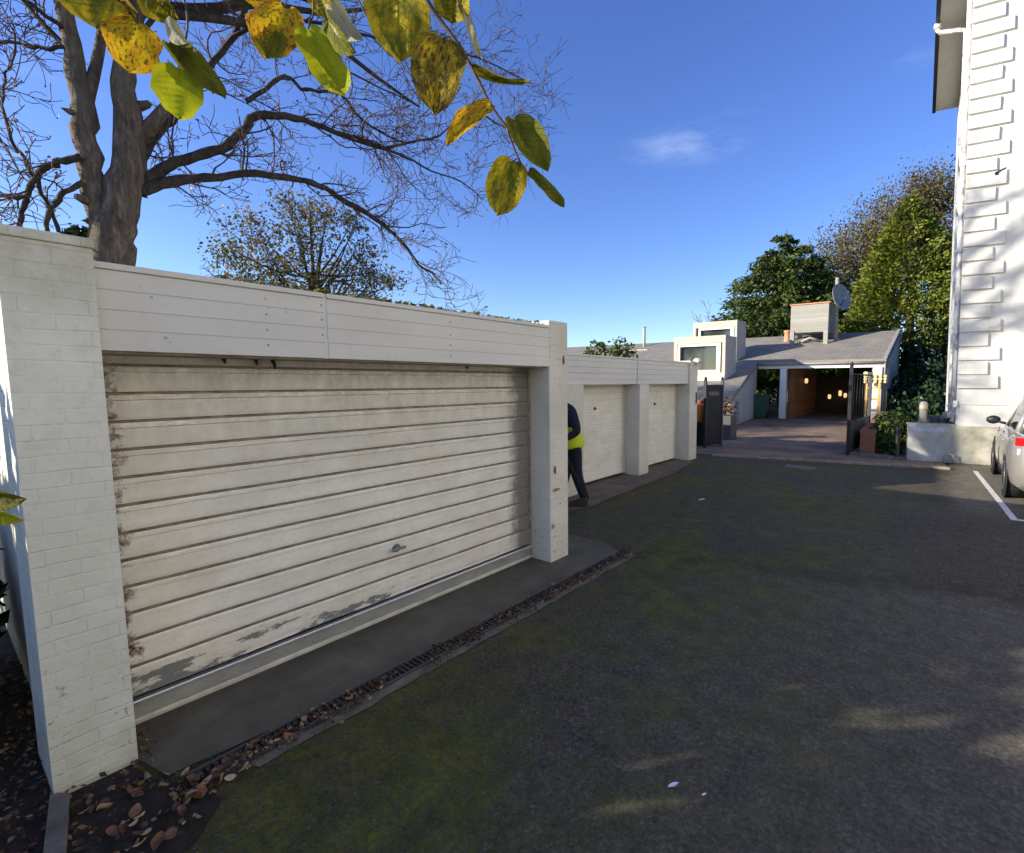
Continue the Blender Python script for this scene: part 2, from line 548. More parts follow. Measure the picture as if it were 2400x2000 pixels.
def m_fascia():
    t = NT('fascia_paint')
    n = t.noise(1.4, 5, 0.6, t.map((1, 0.6, 2)))
    col = t.ramp(n, [(0.3, (0.61, 0.59, 0.535)), (0.7, (0.72, 0.70, 0.64))])
    st = t.ramp(t.noise(5, 6, 0.7, t.map((1, 1.6, 0.35))), [(0.60, 0), (0.82, 0.35)])
    col = t.mix(st, col, (0.34, 0.33, 0.25))
    dot = t.ramp(t.noise(34, 2, 0.5), [(0.745, 0), (0.76, 0.7)])
    col = t.mix(dot, col, (0.28, 0.26, 0.22))
    return t.set(col, 0.5, t.noise(40, 3), 0.06, 0.003, spec=0.4)


M['fascia'] = m_fascia()


def m_door(name, y0, y1, seed=0.0, dirty=1.0, pitch=0.1333, phase=0.173):
    """weathered cream paint on a sheet steel door, flaking to bare metal low down and rusting at the edges"""
    t = NT(name)
    x, y, z = t.xyz()
    u = t.math('DIVIDE', t.math('SUBTRACT', y, y0), y1 - y0)
    v = t.math('DIVIDE', z, 1.85)
    off = t.map(loc=(seed, seed * 1.7, seed * 0.3))
    base = t.ramp(t.noise(2.0, 6, 0.65, off), [(0.26, (0.74, 0.69, 0.565)), (0.5, (0.845, 0.82, 0.715)), (0.74, (0.885, 0.865, 0.785))])
    pink = t.ramp(t.noise(6, 6, 0.7, t.map((1, 0.7, 1.6), loc=(seed, 2, 0))), [(0.45, 0.0), (0.75, 0.30)])
    base = t.mix(pink, base, (0.58, 0.47, 0.38))
    # algae and soot in streaks near the top
    top = t.ramp(v, [(0.55, 0.0), (0.93, 0.75), (1.0, 1.0)])
    st = t.ramp(t.noise(7, 6, 0.7, t.map((1, 1.3, 0.5))), [(0.3, 0.15), (0.7, 0.9)])
    base = t.mix(t.math('MULTIPLY', t.math('MULTIPLY', top, st), 0.85 * dirty), base, (0.20, 0.165, 0.105))
    mot = t.ramp(t.noise(4.2, 7, 0.75, t.map((1, 0.55, 1.5), loc=(seed, 5, 1))), [(0.46, 0.0), (0.72, 0.32)])
    base = t.mix(mot, base, (0.46, 0.42, 0.335))
    drip = t.ramp(t.noise(3.0, 6, 0.7, t.map((1, 6.0, 0.35), loc=(seed, 1, 4))), [(0.58, 0.0), (0.78, 0.22)])
    base = t.mix(drip, base, (0.36, 0.30, 0.22))
    # lighter brush marks / filler swirls
    sw = t.ramp(t.noise(11, 4, 0.6, off, 2.2), [(0.52, 0.0), (0.56, 0.55), (0.60, 0.0)])
    base = t.mix(sw, base, (0.72, 0.68, 0.58))
    pit = t.ramp(t.noise(55, 4, 0.75, off), [(0.66, 0.0), (0.74, 0.45)])
    base = t.mix(pit, base, (0.36, 0.31, 0.25))
    # bright flakes and brown specks gather along each pressed rib
    fr = t.math('FRACT', t.math('ADD', t.math('DIVIDE', t.math('SUBTRACT', z, phase), pitch), 10.0))
    rib = t.ramp(fr, [(0.62, 0.0), (0.80, 1.0), (0.97, 1.0), (1.0, 0.0)])
    flk = t.ramp(t.noise(26, 6, 0.8, t.map((1, 0.45, 1.6), loc=(seed, 0, 2))), [(0.52, 0.0), (0.60, 0.85)])
    kf = 1.0 if dirty > .9 else .4
    base = t.mix(t.math('MULTIPLY', t.math('MULTIPLY', rib, flk), kf), base, (0.90, 0.88, 0.81))
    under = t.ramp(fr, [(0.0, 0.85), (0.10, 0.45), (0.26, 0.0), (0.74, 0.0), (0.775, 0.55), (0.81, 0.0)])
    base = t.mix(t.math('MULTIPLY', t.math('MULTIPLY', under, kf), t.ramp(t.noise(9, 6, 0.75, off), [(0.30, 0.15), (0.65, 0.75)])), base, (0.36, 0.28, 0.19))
    sc2 = t.ramp(t.noise(19, 6, 0.8, t.map((1, 0.4, 2.0), loc=(seed, 4, 7))), [(0.66, 0.0), (0.70, 0.8)])
    base = t.mix(t.math('MULTIPLY', sc2, t.ramp(fr, [(0.60, 0.10), (0.8, 1.0), (1.0, 0.6)])), base, (0.24, 0.17, 0.11))
    # far edge gets splash dirt
    er = t.ramp(t.math('ADD', u, t.math('MULTIPLY', t.noise(8, 5, 0.7, off), 0.10)), [(0.955, 0.0), (1.04, 0.85)])
    base = t.mix(t.math('MULTIPLY', er, dirty), base, (0.13, 0.115, 0.10))
    # rust
    el = t.ramp(t.math('SUBTRACT', t.math('MULTIPLY', t.noise(15, 5, 0.75, off), 0.106), u), [(0.035, 0.0), (0.050, 1.0)])
    base = t.mix(el, base, t.ramp(t.noise(40, 3), [(0.4, (0.09, 0.035, 0.02)), (0.6, (0.28, 0.20, 0.14))]))
    # peeling on the lowest two slats, mostly at the near half
    zone = t.ramp(z, [(0.14, 1.0), (0.25, 0.85), (0.33, 0.18), (0.50, 0.0)])
    near = t.ramp(u, [(0.0, 1.0), (0.62, 0.75), (0.78, 0.25), (1.0, 0.25)])
    pe = t.math('MULTIPLY', t.math('MULTIPLY', t.math('MULTIPLY', zone, 1.0 if dirty > .9 else 0.72), near), t.noise(3.1, 12, 0.72, t.map((1, 0.75, 2.2), loc=(0, 1.15 + seed, 0))))
    pk = t.ramp(pe, [(0.415, 0.0), (0.435, 1.0)])
    rim = t.ramp(pe, [(0.365, 0.0), (0.39, 0.8), (0.43, 0.0)])
    base = t.mix(rim, base, (0.70, 0.62, 0.50))
    base = t.mix(pk, base, (0.20, 0.205, 0.195))
    spots = t.ramp(t.noise(26, 3, 0.6, off), [(0.70, 0), (0.72, 1)])
    base = t.mix(t.math('MULTIPLY', spots, t.math('MULTIPLY', zone, 0.9)), base, (0.14, 0.12, 0.09))
    h = t.math('SUBTRACT', t.math('MULTIPLY', t.noise(30, 5, 0.7), 0.6), t.math('MULTIPLY', pk, 0.5))
    return t.set(base, 0.6, h, 0.30, 0.006, spec=0.35)


M['galv'] = simple('galvanised_strip', (0.36, 0.36, 0.33), 0.42, 0.18, 6, 0.35, 0.1)
M['bright'] = simple('bright_aluminium', (0.72, 0.73, 0.76), 0.30, 0.08, 20, 0.7, 0.08)
M['groove'] = simple('groove_grime', (0.29, 0.23, 0.155), 0.9, 0.4, 14)
M['roof_felt'] = simple('roof_felt', (0.13, 0.125, 0.115), 0.9, 0.3, 5)
M['black'] = simple('black_paint', (0.010, 0.011, 0.016), 0.5, 0.3, 10)
M['darkgrey'] = simple('dark_grey_metal', (0.05, 0.055, 0.06), 0.5, 0.2, 9)
M['grille'] = simple('drain_grille_iron', (0.030, 0.026, 0.027), 0.6, 0.4, 30)
M['dark_void'] = simple('dark_void', (0.012, 0.012, 0.012), 0.9, 0.2, 5)
M['rust'] = simple('rust_stain', (0.20, 0.055, 0.03), 0.9, 0.5, 30)
M['rust2'] = simple('rust_smear', (0.36, 0.21, 0.15), 0.9, 0.35, 25)
M['soil'] = simple('bed_soil', (0.030, 0.022, 0.016), 0.95, 0.6, 18, bump=0.8, bdist=0.03)
M['whitepaint'] = simple('white_paint', (0.74, 0.73, 0.70), 0.5, 0.06, 4)
M['linepaint'] = simple('line_paint', (0.62, 0.61, 0.57), 0.8, 0.22, 14)


def m_whitewall(name='white_render'):
    t = NT(name)
    col = t.ramp(t.noise(0.8, 6, 0.65), [(0.3, (0.53, 0.525, 0.50)), (0.7, (0.64, 0.63, 0.605))])
    st = t.ramp(t.noise(3, 6, 0.7, t.map((1.5, 1.5, 0.22))), [(0.52, 0), (0.78, 0.55)])
    col = t.mix(st, col, (0.40, 0.39, 0.34))
    col = t.mix(t.ramp(t.noise(9, 6, 0.75), [(0.58, 0), (0.74, 0.40)]), col, (0.42, 0.41, 0.36))
    ck = t.ramp(t.noise(0.7, 7, 0.6, dist=0.6), [(0.496, 0.0), (0.5, 0.35), (0.504, 0.0)])
    col = t.mix(ck, col, (0.4, 0.39, 0.36))
    return t.set(col, 0.75, t.noise(14, 5), 0.18, 0.01, spec=0.25)


M['whitewall'] = m_whitewall()
M['slate'] = simple('slate', (0.10, 0.105, 0.11), 0.8, 0.25, 6)


def m_oldpaint():
    t = NT('peeling_pipe_paint')
    col = t.ramp(t.noise(9, 6, 0.7, t.map((1, 1, 0.5))), [(0.42, (0.32, 0.30, 0.27)), (0.50, (0.70, 0.69, 0.66)), (0.7, (0.78, 0.77, 0.74))])
    return t.set(col, 0.55, t.noise(30, 4), 0.2, 0.004)


M['pipe'] = m_oldpaint()


def m_slab_roof():
    t = NT('grey_roof_slates')
    br = t.n.new('ShaderNodeTexBrick')
    br.inputs['Scale'].default_value = 1.0
    br.inputs['Brick Width'].default_value = 0.45; br.inputs['Row Height'].default_value = 0.28
    br.inputs['Mortar Size'].default_value = 0.010
    br.inputs['Color1'].default_value = (0.235, 0.215, 0.185, 1); br.inputs['Color2'].default_value = (0.190, 0.175, 0.15, 1)
    br.inputs['Mortar'].default_value = (0.10, 0.10, 0.10, 1)
    t.l.new(t.map(), br.inputs['Vector'])
    col = t.mix(t.ramp(t.noise(0.9, 6, 0.7), [(0.42, 0), (0.7, 0.5)]), br.outputs['Color'], (0.30, 0.275, 0.22))
    return t.set(col, 0.8, br.outputs['Fac'], -0.4, 0.01, spec=0.25)


M['houseroof'] = m_slab_roof()


def m_boards(name, col, w=0.12, axis='x', gap=0.5, dark=0.45):
    t = NT(name)
    x, y, z = t.xyz()
    c = {'x': x, 'y': y, 'z': z, 'xy': t.math('ADD', x, y)}[axis]
    fr = t.math('FRACT', t.math('DIVIDE', c, w))
    line = t.ramp(fr, [(0.0, 1.0), (0.06, 0.0), (0.94, 0.0), (1.0, 1.0)])
    fl = t.math('FLOOR', t.math('DIVIDE', c, w))
    wn_ = t.n.new('ShaderNodeTexWhiteNoise'); wn_.noise_dimensions = '1D'
    t.l.new(fl, wn_.inputs['W'])
    cc = t.ramp(wn_.outputs[0], [(0.0, tuple(k * 0.85 for k in col)), (1.0, tuple(k * 1.12 for k in col))])
    cc = t.mix(t.ramp(t.noise(5, 6, 0.7), [(0.45, 0), (0.75, 0.4)]), cc, tuple(k * 0.6 for k in col))
    cc = t.mix(line, cc, tuple(k * dark for k in col))
    return t.set(cc, 0.75, line, -0.4, 0.01, spec=0.25)


M['greyboards'] = m_boards('weathered_grey_boards', (0.46, 0.45, 0.41), 0.14, 'y')
M['tankboards'] = m_boards('weathered_tank_boards', (0.31, 0.30, 0.265), 0.11, 'z')
M['beige'] = simple('beige_render', (0.42, 0.39, 0.33), 0.8, 0.12, 4)
M['sidegrey'] = simple('grey_flank_render', (0.27, 0.26, 0.25), 0.8, 0.15, 4)
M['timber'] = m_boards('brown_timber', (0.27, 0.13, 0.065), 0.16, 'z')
M['palewood'] = simple('yellow_wood', (0.52, 0.31, 0.10), 0.65, 0.3, 9)
M['logs'] = simple('pale_log_ends', (0.55, 0.42, 0.24), 0.8, 0.35, 18)
M['oldpost'] = simple('weathered_post_wood', (0.42, 0.37, 0.30), 0.85, 0.25, 10)
M['terracotta'] = simple('terracotta', (0.58, 0.25, 0.14), 0.8, 0.15, 8)
M['binplastic'] = simple('green_bin_plastic', (0.035, 0.11, 0.075), 0.5, 0.15, 5)
M['dishmetal'] = simple('dish_grey', (0.27, 0.265, 0.25), 0.5, 0.12, 6)
M['rubber'] = simple('tyre_rubber', (0.012, 0.012, 0.013), 0.8, 0.3, 20)
M['alloy'] = simple('wheel_alloy', (0.45, 0.45, 0.46), 0.35, 0.1, 8, 0.8)
M['orange'] = simple('orange_paint', (0.55, 0.20, 0.03), 0.6, 0.3, 10)
M['floorconc'] = m_concrete('carport_floor', (0.13, 0.115, 0.10))


def m_glass(name, col=(0.03, 0.04, 0.04), rough=0.06):
    t = NT(name)
    return t.set(t.ramp(t.noise(2, 3), [(0.3, tuple(c * 0.7 for c in col)), (0.7, col)]), rough, spec=0.9)


M['glass'] = m_glass('window_glass')
M['carglass'] = m_glass('car_glass', (0.010, 0.012, 0.013), 0.04)


def m_carpaint():
    t = NT('car_paint_champagne')
    t.set(t.ramp(t.noise(250, 2), [(0.3, (0.27, 0.26, 0.24)), (0.7, (0.34, 0.33, 0.30))]), 0.32, spec=0.5, metal=0.45)
    t.b.inputs['Coat Weight'].default_value = 0.7
    t.b.inputs['Coat Roughness'].default_value = 0.06
    return t.mat


M['carpaint'] = m_carpaint()
M['carred'] = simple('tail_lamp_red', (0.45, 0.008, 0.012), 0.15, 0.15, 20, bump=0)
M['carblue'] = simple('plate_pale', (0.45, 0.55, 0.68), 0.4, 0.05, 20, bump=0)


def m_lamp():
    t = NT('lit_lantern_glass')
    t.set((0.9, 0.6, 0.3), 0.5)
    t.b.inputs['Emission Color'].default_value = (1.0, 0.62, 0.30, 1)
    t.b.inputs['Emission Strength'].default_value = 0.55
    return t.mat


M['lamp'] = m_lamp()


def m_bark(name, c0, c1, c2):
    t = NT(name)
    v = t.map((9, 9, 2.2))
    n = t.noise(1.6, 7, 0.7, v, 0.8)
    col = t.ramp(n, [(0.3, c0), (0.55, c1), (0.78, c2)])
    col = t.mix(t.ramp(t.noise(2.6, 5, 0.65), [(0.5, 0), (0.68, 0.7)]), col, (0.12, 0.115, 0.075))
    return t.set(col, 0.9, n, 0.9, 0.03, spec=0.15)


M['bark'] = m_bark('tree_bark', (0.050, 0.038, 0.028), (0.17, 0.13, 0.095), (0.38, 0.32, 0.24))
M['branchbark'] = m_bark('branch_bark', (0.030, 0.024, 0.020), (0.070, 0.058, 0.045), (0.14, 0.125, 0.095))
M['twig'] = simple('twig_bark', (0.105, 0.070, 0.056), 0.85, 0.4, 12, bump=0)
M['seed'] = foliage('seed_clusters', [(0.0, (0.14, 0.075, 0.06)), (1.0, (0.30, 0.19, 0.15))], transl=0.15)
M['oakleaf'] = foliage('sparse_brown_green_leaves', [(0.0, (0.070, 0.085, 0.016)), (0.4, (0.15, 0.15, 0.03)), (0.7, (0.26, 0.17, 0.05)), (1.0, (0.40, 0.29, 0.15))])
M['fir'] = foliage('dark_fir_needles', [(0.0, (0.022, 0.042, 0.009)), (0.5, (0.058, 0.088, 0.018)), (1.0, (0.13, 0.16, 0.032))], transl=0.15)
M['cypress'] = foliage('yellow_green_scales', [(0.0, (0.045, 0.072, 0.010)), (0.5, (0.125, 0.155, 0.016)), (1.0, (0.23, 0.235, 0.025))], transl=0.2)
M['brownleaf'] = foliage('autumn_brown_leaves', [(0.0, (0.08, 0.065, 0.025)), (0.5, (0.17, 0.135, 0.045)), (1.0, (0.27, 0.225, 0.07))])
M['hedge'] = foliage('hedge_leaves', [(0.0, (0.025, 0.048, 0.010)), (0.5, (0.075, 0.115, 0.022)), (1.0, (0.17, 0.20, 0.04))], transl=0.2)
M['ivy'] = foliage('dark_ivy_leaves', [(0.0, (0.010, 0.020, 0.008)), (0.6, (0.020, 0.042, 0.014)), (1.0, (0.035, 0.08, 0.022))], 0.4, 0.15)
M['mossy'] = foliage('roof_moss', [(0.0, (0.10, 0.11, 0.015)), (1.0, (0.26, 0.24, 0.04))], transl=0.1)
M['deadleaf'] = foliage('dead_leaves', [(0.0, (0.05, 0.028, 0.016)), (0.5, (0.16, 0.085, 0.045)), (0.8, (0.33, 0.21, 0.12)), (1.0, (0.48, 0.38, 0.25))], 0.7, 0.15)

# ------------------------------------------------------------------ ground
def sheet(name, poly, z, mat):
    mb = MB(); mb.face([(p[0], p[1], z) for p in poly])
    return struct(mb.build(name, mat))


def ragged(poly, step=0.12, amp=0.03, seed=1):
    rr = random.Random(seed); out = []
    for i in range(len(poly)):
        a, b = Vector(poly[i]), Vector(poly[(i + 1) % len(poly)])
        n = max(1, int((b - a).length / step))
        nrm = Vector((-(b - a).y, (b - a).x)).normalized()
        for k in range(n):
            q = a.lerp(b, k / n) + nrm * (rr.uniform(-amp, amp) if k else 0)
            out.append((q.x, q.y))
    return out


M['grass'] = simple('rough_grass', (0.045, 0.065, 0.018), 0.95, 0.5, 3, bump=0.6, bdist=0.03)
sheet('ground', [(-500, -500), (500, -500), (500, 500), (-500, 500)], -0.03, M['grass'])
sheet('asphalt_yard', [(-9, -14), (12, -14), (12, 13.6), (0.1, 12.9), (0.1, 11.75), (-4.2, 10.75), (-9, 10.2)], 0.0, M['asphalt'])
sheet('garage_apron', ragged([(-3.3, 0.35), (-2.62, 0.52), (-2.555, 1.0), (-2.555, 4.02), (-2.85, 4.16), (-3.3, 4.16)], 0.09, 0.012, 2), 0.012, M['apron'])
sheet('far_apron', ragged([(-4.9, 4.3), (-4.0, 4.5), (-3.82, 5.2), (-3.98, 8.0), (-4.25, 9.7), (-4.9, 10.0)], 0.15, 0.03, 3), 0.009, M['apron2'])
sheet('asphalt_lip', ragged([(-2.43, 0.75), (-2.36, 0.78), (-2.37, 4.05), (-2.43, 4.05)], 0.10, 0.012, 6), 0.006, M['kerb'])
sheet('brick_drive', [(-8.2, 10.3), (-4.15, 10.82), (0.1, 11.8), (0.0, 13.4), (-1.3, 13.5), (-1.6, 23.8), (-7.6, 23.8), (-6.6, 18.0), (-9, 14)], 0.006, M['pave'])
sheet('carport_floor', [(-7.2, 23.4), (-2.2, 23.4), (-2.2, 29.5), (-7.2, 29.5)], 0.012, M['floorconc'])
sheet('planting_bed', ragged([(-9, -7), (-2.35, -7), (-1.9, 0.1), (-2.3, 0.62), (-2.6, 0.5), (-3.3, 0.34), (-9, 0.3)], 0.15, 0.04, 8), 0.008, M['soil'])
# edging course where yard meets brick drive
e = MB()
for i in range(14):
    a = Vector((-4.25, 10.62)).lerp(Vector((0.15, 11.66)), i / 14); b = Vector((-4.25, 10.62)).lerp(Vector((0.15, 11.66)), (i + 0.96) / 14)
    d = (b - a).normalized(); nn = Vector((-d.y, d.x)) * 0.13
    e.hexa([(a.x, a.y), (b.x, b.y), (b.x + nn.x, b.y + nn.y), (a.x + nn.x, a.y + nn.y)], 0, 0.035 + 0.006 * (i % 3))
struct(e.build('edging_kerb', simple('edging_pinkish', (0.29, 0.215, 0.16), 0.85, 0.3, 4)))
# kerb edging stones of the bed
k = MB()
k.hexa([tuple(onZ(x_, y_, 0.03))[:2] for x_, y_ in ((118, 1860), (92, 2080), (150, 2080), (163, 1862))][::-1], 0.0, 0.035)
struct(k.build('bed_edging', M['kerb']))
# parking bay lines (flat paint)
l = MB()
p1, p2, p3 = Vector((0.52, 11.75)), Vector((0.76, 7.86)), Vector((4.2, 8.25))
for a, b, w in ((p1, p2, 0.075), (p2, p3, 0.075)):
    d = (b - a).normalized(); nn = Vector((-d.y, d.x)) * w / 2
    a2 = a - d * (w / 2 if a is p2 else 0) ; b2 = b + d * 0.0
    if a is p1: b2 = b - d * w / 2
    l.face([(a2.x - nn.x, a2.y - nn.y, 0.005), (b2.x - nn.x, b2.y - nn.y, 0.005), (b2.x + nn.x, b2.y + nn.y, 0.005), (a2.x + nn.x, a2.y + nn.y, 0.005)])
struct(l.build('bay_line_marking', M['linepaint']))
# concrete access cover set in the yard
c = MB()
c.box((-2.55, 10.05, 0), (-1.98, 10.42, 0.008))
t = thing('access_cover', (-2.25, 10.25, 0), 'pale square concrete access cover set in the asphalt before the brick drive', 'cover')
c.build('cover_plate', M['kerb'], t)

# drain channel
t = thing('drain_channel', (-2.5, 2.4, 0), 'long dark slotted drain channel set along the front of the near garage', 'drain')
d = MB()
for xx in (-2.555, -2.445):
    d.box((xx - 0.008, 0.55, -0.01), (xx + 0.008, 4.12, 0.016))
d.build('frame', M['darkgrey'], t)
d = MB(); d.box((-2.545, 0.56, 0.0), (-2.455, 4.11, 0.003)); d.build('channel', M['dark_void'], t)
d = MB()
yy = 0.57
rr = random.Random(5)
while yy < 4.1:
    d.box((-2.547, yy, 0.004), (-2.453, yy + 0.017, 0.014 + rr.uniform(-0.003, 0.002))); yy += 0.030
g = d.build('grating', M['grille'], t)


# ------------------------------------------------------------------ garages
def slat_profile(z0, z1, pitch, phase, k=1.0):
    """(depth, z) outline going up: flat slat, groove, small bead"""
    pr = [(0.0, z0)]
    z = phase
    while z < z1:
        if z - 0.034 > z0:
            pr += [(0.0, z - 0.030), (0.009 * k, z - 0.027), (0.010 * k, z - 0.010), (0.006 * k, z - 0.003), (-0.009 * k, z), (-0.010 * k, z + 0.006), (0.0, z + 0.011)]
        z += pitch
    pr.append((0.0, z1))
    return pr


def garage_door(parent, X, y0, y1, z0, z1, pitch, phase, mat, k=1.0):
    mb = MB()
    pr = slat_profile(z0, z1, pitch, phase, k)
    n = 24
    ys = [y0 + (y1 - y0) * i / n for i in range(n + 1)]
    rr = random.Random(3)
    b = len(mb.v)
    for i, y in enumerate(ys):
        for dx, z in pr:
            w = 0.004 * math.sin(y * 2.3 + z * 5) + 0.003 * math.sin(y * 7 + z * 11)
            mb.v.append((X + dx + w, y, z))
    m = len(pr)
    for i in range(n):
        for j in range(m - 1):
            a = b + i * m + j
            gi = 1 if k > 0.9 and (pr[j][0] < -0.003 or pr[j + 1][0] < -0.003) else 0
            mb.f.append((a, a + m, a + m + 1, a + 1)); mb.m.append(gi); mb.sm.append(False)
    mb.box((X - 0.05, y0, z0), (X - 0.022, y1, z1))
    return mb.build('garage_door', [mat, M['groove']], parent)


GX = -2.90
t = thing('garage', (-5.5, 1.95, 0), 'long white garage nearest the camera with one wide weathered cream slatted door', 'garage')
# piers
p = MB(); p.box((-3.26, 0.215, 0), (-2.835, 0.472, 2.235)); p.box((-3.27, 0.20, 2.236), (-2.825, 0.478, 2.275), bev=0.006)
tag(p.build('pier', M['pier'], t), 'broad white brick pier with greenish top')
p = MB(); p.box((-3.26, 3.39, 0), (-2.905, 3.655, 2.245), bev=0.008)
far_pier = tag(p.build('pier', M['pier_far'], t), 'white brick pier with rust marks')
s = MB()
rr = random.Random(9)
def blot(mb, X, y, z, ry, rz, n=11):
    mb.face([(X, y + math.cos(2 * math.pi * k / n) * ry * rr.uniform(0.6, 1.1), z + math.sin(2 * math.pi * k / n) * rz * rr.uniform(0.6, 1.1)) for k in range(n)])
for y_, z_, a_, b_ in ((3.455, 0.88, 0.022, 0.05), (3.59, 1.90, 0.02, 0.06), (3.53, 0.55, 0.008, 0.012)):
    s = MB(); blot(s, -2.902, y_, z_, a_, b_); s.build('rust_stain', M['rust'], far_pier)
for y_, z_, a_, b_ in ((3.47, 0.69, 0.07, 0.016), (3.42, 0.35, 0.03, 0.03)):
    s = MB(); blot(s, -2.902, y_, z_, a_, b_); s.build('rust_smear', M['rust2'], far_pier)
# walls, roof, soffit
w = MB()
w.box((-8.2, 0.26, 0), (-3.27, 0.46, 2.10)); w.box((-8.2, 3.40, 0), (-3.27, 3.64, 2.10)); w.box((-8.2, 0.47, 0), (-8.0, 3.39, 2.10))
w.build('wall', M['pier'], t)
w = MB(); w.box((-3.24, 0.476, 1.82), (-2.93, 3.386, 1.835)); w.build('soffit', M['groove'], t)
w = MB(); w.box((-8.3, 0.24, 2.11), (-2.94, 3.388, 2.165)); w.box((-8.3, 3.388, 2.11), (-3.27, 3.70, 2.165))
w.build('roof', M['roof_felt'], t)
# fascia boards
w = MB()
zs = [1.832, 1.922, 2.006, 2.090, 2.172]
for y0, y1 in ((0.476, 1.412), (1.432, 3.386)):
    for a, b in zip(zs, zs[1:]):
        w.hexa([(-2.93, y0), (GX, y0), (GX, y1), (-2.93, y1)], a, b - 0.007, 0)
        w.box((-2.93, y0, b - 0.007), (GX - 0.006, y1, b), 0)
    w.box((-2.94, y0, 2.173), (GX + 0.008, y1, 2.200), 0, bev=0.004)
f = w.build('fascia', M['fascia'], t)
w = MB(); w.box((-2.93, 1.412, 1.83), (GX - 0.004, 1.432, 2.198)); w.build('joint_strip', M['fascia'], f)
M['screw'] = simple('screw_heads', (0.46, 0.44, 0.40), 0.6, 0.3, 40)
for y, z in ((1.12, 2.13), (1.12, 2.05), (1.12, 1.97), (1.12, 1.89), (1.402, 2.13), (1.402, 2.05), (1.402, 1.965), (0.66, 2.075), (2.3, 2.12), (2.3, 2.03), (2.3, 1.96), (2.3, 1.88), (0.70, 1.90)):
    w = MB(); w.lathe([(0.006, -0.001), (0.006, 0.002), (0.003, 0.004)], (GX, y, z), 8, 0, (1, 0, 0)); w.build('screw', M['screw'], f)
# down pipe stub on the inner face of the far pier
w = MB(); w.tube([(-2.955, 3.365, 1.83), (-2.955, 3.365, 2.17)], 0.022, 10); pp = w.build('downpipe', M['darkgrey'], t)
w = MB(); w.lathe([(0.027, 0), (0.027, 0.03), (0.015, 0.045)], (-2.955, 3.365, 2.165), 10); w.build('pipe_cap', M['bright'], pp)
# door
DX = -3.15
door = garage_door(t, DX, 0.50, 3.36, 0.155, 1.825, 0.1333, 0.173, m_door('door_paint_near', 0.50, 3.36))
w = MB(); w.box((DX - 0.02, 0.49, 0.05), (DX + 0.004, 3.37, 0.120), bev=0.002)
w.build('bottom_panel', M['galv'], door)
w = MB(); w.box((DX - 0.02, 0.49, 0.121), (DX + 0.022, 3.37, 0.139), bev=0.004); w.build('trim_strip', M['bright'], door)
w = MB(); w.box((DX - 0.02, 0.49, 0.029), (DX + 0.022, 3.37, 0.047), bev=0.004)
w.box((DX - 0.03, 0.49, 0.010), (DX + 0.006, 3.37, 0.028)); w.build('bottom_rail', simple('bottom_rail_dirty', (0.62, 0.58, 0.48), 0.5, 0.2, 9, 0.1), door)
w = MB()
hx, hy, hz = DX + 0.004, 1.966, 0.505
w.lathe([(0.030, 0), (0.030, 0.006), (0.012, 0.010), (0.012, 0.035)], (hx, hy, hz), 14, 0, (1, 0, 0))
w.box((hx + 0.028, hy - 0.055, hz - 0.010), (hx + 0.042, hy + 0.055, hz + 0.010), bev=0.004)
w.build('handle', simple('worn_handle', (0.20, 0.195, 0.185), 0.5, 0.3, 40), door)
w = MB()
for y, z, h in ((0.98, 1.812, 0.03), (1.13, 1.81, 0.034), (1.22, 1.80, 0.05), (2.62, 1.81, 0.02)):
    w = MB(); w.tube([(DX + 0.03, y, z + 0.02), (DX + 0.035, y + 0.008, z), (DX + 0.02, y + 0.016, z - h * 0.6)], [0.012, 0.010, 0.004], 6); w.build('cable_end', M['black'], t)
for y0_, y1_ in ((3.362, 3.388), (0.474, 0.488)):
    w = MB(); w.box((-3.24, y0_, 0), (-3.14, y1_, 1.82)); w.build('door_frame', M['groove'], t)

# second garage row
t = thing('garage', (-6.5, 7.5, 0), 'lower white garage row behind with two narrow cream doors', 'garage')
FX = -4.44
for y0, y1, z1, lab in ((4.95, 5.92, 1.645, 'wide plain white pier at the hidden end'), (7.59, 7.935, 1.645, 'middle white pier between the two doors'), (9.69, 10.09, 2.135, 'end pier next to the black gate')):
    w = MB(); w.box((-4.79, y0, 0), (-4.40, y1, z1), bev=0.008)
    pe = tag(w.build('pier', M['pier_far'], t), lab)
w = MB(); w.box((-4.402, 9.99, 1.22), (-4.388, 10.05, 1.46), bev=0.004); w.build('entry_panel', M['black'], pe)
w = MB(); w.box((-9.5, 4.95, 0), (-4.8, 5.2, 2.0)); w.box((-9.5, 9.8, 0), (-4.8, 10.05, 2.0)); w.box((-9.5, 5.2, 0), (-9.3, 9.8, 2.0)); w.build('wall', M['pier_far'], t)
w = MB(); w.box((-9.6, 4.93, 2.01), (-4.47, 9.684, 2.07)); w.build('roof', M['roof_felt'], t)
w = MB()
zs = [1.650, 1.738, 1.828, 1.918, 2.008, 2.075]
for y0, y1 in ((4.95, 7.548), (7.568, 9.686)):
    for a, b in zip(zs, zs[1:]):
        w.box((-4.47, y0, a), (FX, y1, b - 0.008)); w.box((-4.47, y0, b - 0.008), (FX - 0.014, y1, b))
    w.box((-4.48, y0, 2.076), (FX + 0.006, y1, 2.105), bev=0.003)
w.build('fascia', M['fascia'], t)
for y0, y1, sd in ((5.925, 7.585, 2.0), (7.94, 9.686, 5.0)):
    dd = garage_door(t, -4.69, y0, y1, 0.05, 1.66, 0.105, 0.12, m_door('door_paint_far_%d' % sd, y0, y1, sd, 0.45, 0.105, 0.12), 0.45)
    w = MB(); w.lathe([(0.028, 0), (0.028, 0.008), (0.011, 0.012), (0.011, 0.04)], (-4.688, (y0 + y1) / 2 - 0.15, 1.25), 12, 0, (1, 0, 0)); w.build('handle', M['darkgrey'], dd)
